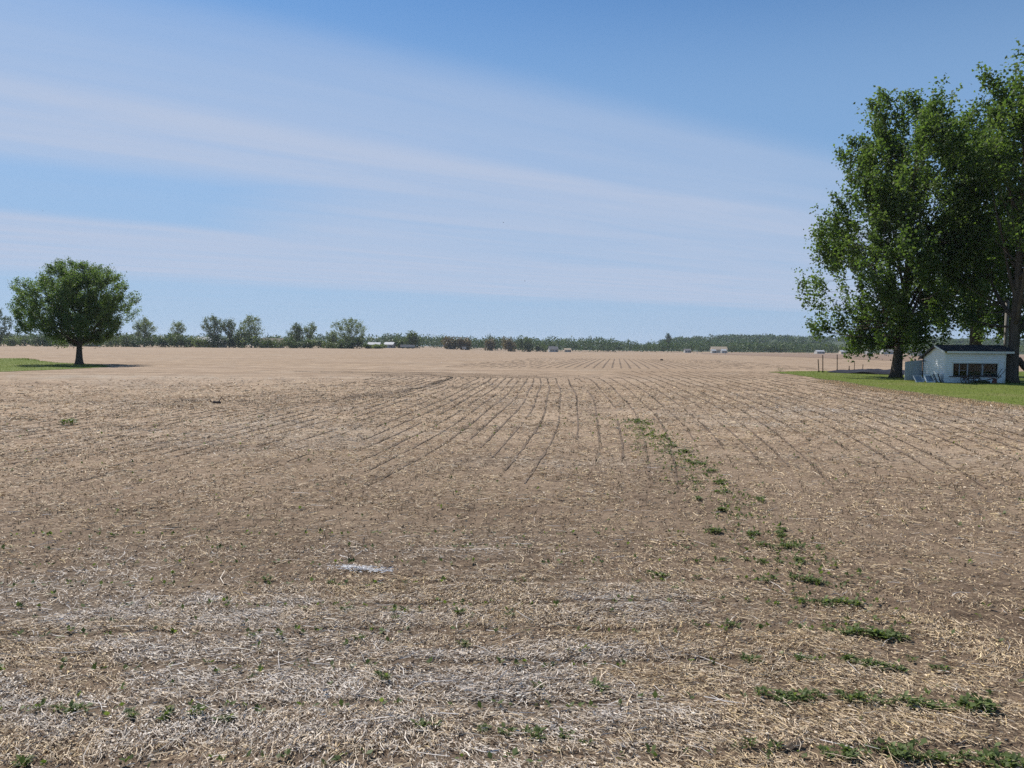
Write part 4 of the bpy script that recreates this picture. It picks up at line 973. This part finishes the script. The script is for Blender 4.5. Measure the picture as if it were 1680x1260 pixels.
# leaning log, utility pole, tarp, steel posts
MB().tube([(36.42, 53.0, 1.62), (36.62, 52.95, 1.70), (37.0, 52.9, 1.20), (38.2, 52.8, .05)], [.10, .22, .22, .24], 9).build('leaning_log', M['wood_dark'], None, True)
tag(bpy.data.objects['leaning_log'], 'dark log propped against the maple trunk at right edge', 'log')
po = empty('utility_pole', (40.4, 60.0, 0)); tag(po, 'short weathered grey utility pole behind the shed', 'pole')
MB().tube([(0, 0, 0), (.01, 0, 3), (.0, 0, 6.35)], [.17, .155, .14], 10).build('pole', M['pole'], po, True); MB().tube([(0, 0, 6.352), (0, 0, 6.42)], [.15, .06], 10).build('cap', M['pole'], po)
def tarp():
    nx, ny = 70, 26; vs = []; fs = []
    for i in range(nx+1):
        for j in range(ny+1):
            a = 2*i/nx-1; b = 2*j/ny-1
            sq = math.sqrt(max(0, 1-.55*b*b)); x = 36.6+5.2*a*sq*(1+.05*math.sin(b*5)); y = 72.0+5.2*b*math.sqrt(max(0.02, 1-.75*a*a))
            e = max(0, 1-max(abs(a), abs(b))**6); z_ = .06+e*(.05+.30*float(fbm(np.array([x*.9]), np.array([y*.7]), 91)[0])**1.6+.10*float(vnoise(np.array([x*2.6]), np.array([y*1.4]), 12)[0]))
            vs.append((x, y, z_))
    for i in range(nx):
        for j in range(ny): a = i*(ny+1)+j; fs.append((a, a+ny+1, a+ny+2, a+1))
    o = MB().add(vs, fs).build('tarp', M['tarp'], None, True); tag(o, 'rumpled black tarp spread on the lawn behind the maple', 'tarp')
tarp()
def post(u, d, h, tilt, label, rad=.035, cap=False):
    b = at(u, d); o = empty('steel_post', (b.x, b.y, 0)); o.rotation_euler = (0, tilt, 0); tag(o, label, 'post', 'steel fence posts by the tarp')
    sh = MB(); sh.box(-rad, rad, -.006, .006, 0, h); sh.box(-.006, .006, .006, rad*1.4, 0, h); sh.build('shaft', M['steel_post'], o)
    for k in range(int(h/.22)): MB().box(-.012, .012, -.02, -.006, .15+k*.2, .18+k*.2).build('stud', M['steel_post'], o)
    MB().box(-.09, .09, .0065, .0125, .02, .14).build('spade_plate', M['steel_post'], o)
post(1343.5, 74.0, 1.30, -.09, 'short leaning steel post, leftmost by the tarp', .045); post(1350, 73, 1.75, -.03, 'tall steel post second from left by the tarp', .045); post(1373.5, 78.5, 1.75, -.03, 'tall steel post third from left by the tarp', .045)
post(1393, 80, .5, 0, 'stubby steel post behind the middle of the tarp', .045); post(1401.5, 80, 1.05, 0, 'thin upright stake behind the tarp', .03); post(1415, 80, .7, .05, 'short stake nearest the maple behind the tarp', .035)
# weeds at the tip of the lawn
weed_tuft(26.9, 73.3, .45, 150, 5, 'small weed clump at the far tip of the right lawn')
bpy.data.objects[[o.name for o in bpy.data.objects if o.get('label', '').startswith('small weed clump')][0]]['group'] = 'weeds in the open'

# ------------------------------------------------------------------ small things in the field
def lime_patch():
    r = np.random.default_rng(5); n = 300; t = np.clip(r.normal(.1, .5, n), -1, 1); x = -1.60+.34*t; y = 7.66-.05*t+r.normal(0, .045, n)
    c = np.array([[.74, .74, .75]])*r.uniform(.75, 1.05, (n, 1))
    o = ribbon_mesh('white_straw_streak', x, y, r.uniform(.02, .07, n), r.uniform(.003, .008, n), r.normal(0, .7, n), r.normal(0, .5, n), r.normal(0, .1, n), np.abs(r.normal(0, .01, n))+.025, np.clip(c, 0, .85))
    tag(o, 'bright white streak of bleached debris lying in the stubble', 'debris')
lime_patch()
def clod(name, loc, s, label, m, seed, cat):
    bm = bmesh.new(); bmesh.ops.create_icosphere(bm, subdivisions=3, radius=1)
    for v in bm.verts:
        k = float(fbm(np.array([v.co.x*1.7+seed]), np.array([v.co.y*1.7+v.co.z*1.3+seed]), seed)[0]); v.co *= .65+.8*k; v.co.x *= s[0]; v.co.y *= s[1]; v.co.z *= s[2]
    me = bpy.data.meshes.new(name); bm.to_mesh(me); bm.free(); me.materials.append(m); o = link(bpy.data.objects.new(name, me)); o.location = loc; return tag(o, label, cat)

clod('dirt_clump', (-11.95, 29.5, .03), (.17, .10, .07), 'dark clump of roots and dirt in the stubble at left', M['clod'], 3, 'clump')
rt = MB(); rt.tube([(-.2, 0, .02), (-.28, .0, .16), (-.42, .02, .05)], [.02, .018, .01], 5); rt.tube([(.1, 0, .05), (.2, .0, .2), (.38, .02, .06)], [.02, .018, .01], 5)
ro = rt.build('root', M['clod'], bpy.data.objects['dirt_clump'])
clod('dirt_clod', (30.5, 149.5, -.2), (.32, .25, .2), 'dark clod far out on the stubble right of centre', M['clod'], 6, 'clod')
# curled brown leaf with a green sprout beside it
def husk():
    vs = []; fs = []; n, m = 12, 8
    for i in range(n+1):
        for j in range(m+1):
            a = i/n; b = j/m*2-1; w = .040*math.sin(math.pi*(.04+.94*a))
            vs.append((-.10+.20*a, b*w, .006+.030*(1-abs(b))*math.sin(math.pi*a)+.035*a*a+.006*math.sin(a*17)))
    for i in range(n):
        for j in range(m): k = i*(m+1)+j; fs.append((k, k+m+1, k+m+2, k+1))
    vs = [(a*.75, b*.75, c*.8) for a, b, c in vs]
    o = MB().add(vs, fs).build('curled_leaf', M['husk'], None, True, (1.69, 4.26, gz(1.69, 4.26))); o.rotation_euler = (0, 0, .35)
    tag(o, 'curled dead brown leaf standing up in the nearest row', 'leaf')
    o = MB().add([(x*.8, y*.6, z*.55) for x, y, z in vs], fs).build('curled_leaf', M['husk'], None, True, (-.05, 7.8, gz(-.05, 7.8)+.01)); o.rotation_euler = (0, 0, 1.2)
    tag(o, 'small brown leaf lying in the stubble at picture centre', 'leaf')
husk()
# birds far up in the sky
def bird(loc, s, rz, label):
    o = empty('bird', loc, rz); tag(o, label, 'bird', 'birds in the sky')
    MB().tube([(-.12, 0, 0), (-.06, 0, .0), (.03, 0, .005), (.10, 0, .01), (.14, 0, .0)], [.008, .03, .035, .022, .004], 8).build('body', M['bird'], o, True)
    for q in (-1, 1): MB().prism([(-.03, q*.02, .01), (.05, q*.02, .01), (.03, q*.20, .06), (-.02, q*.36, .03), (-.03, q*.18, .05)], (0, 0, .006)).build('wing', M['bird'], o)
    MB().prism([(-.10, -.012, 0), (-.10, .012, 0), (-.2, .035, 0), (-.2, -.035, 0)], (0, 0, .005)).build('tail', M['bird'], o)
    o.scale = (s, s, s)
def sky_pt(u, v, d):
    q = CM @ Vector(((u-840)/1200, -(v-630)/1200, -1)); return Vector((0, 0, CAM_H))+q*d
bird(sky_pt(826, 365, 150), 1.1, .2, 'tiny bird near the middle of the sky'); bird(sky_pt(861, 461, 170), 1.0, 2.4, 'tiny bird low in the middle of the sky'); bird(sky_pt(70, 346, 170), .9, 1.0, 'tiny bird at the left of the sky')

# ------------------------------------------------------------------ thin summer haze
def haze():
    m = bpy.data.materials.new('haze_air'); m.use_nodes = True; g = NT(m.node_tree); out = g.n('ShaderNodeOutputMaterial')
    v = g.n('ShaderNodeVolumePrincipled'); v.inputs['Color'].default_value = (.80, .89, 1, 1); v.inputs['Density'].default_value = HAZE; v.inputs['Anisotropy'].default_value = .2
    g.link(v.outputs[0], out.inputs['Volume'])
    o = MB().box(-5200, 5200, -5200, 5200, -6.5, 75).build('haze', m); tag(o, 'thin pale haze over the distant woods', 'haze', kind='stuff')
HAZE = .00009
haze()
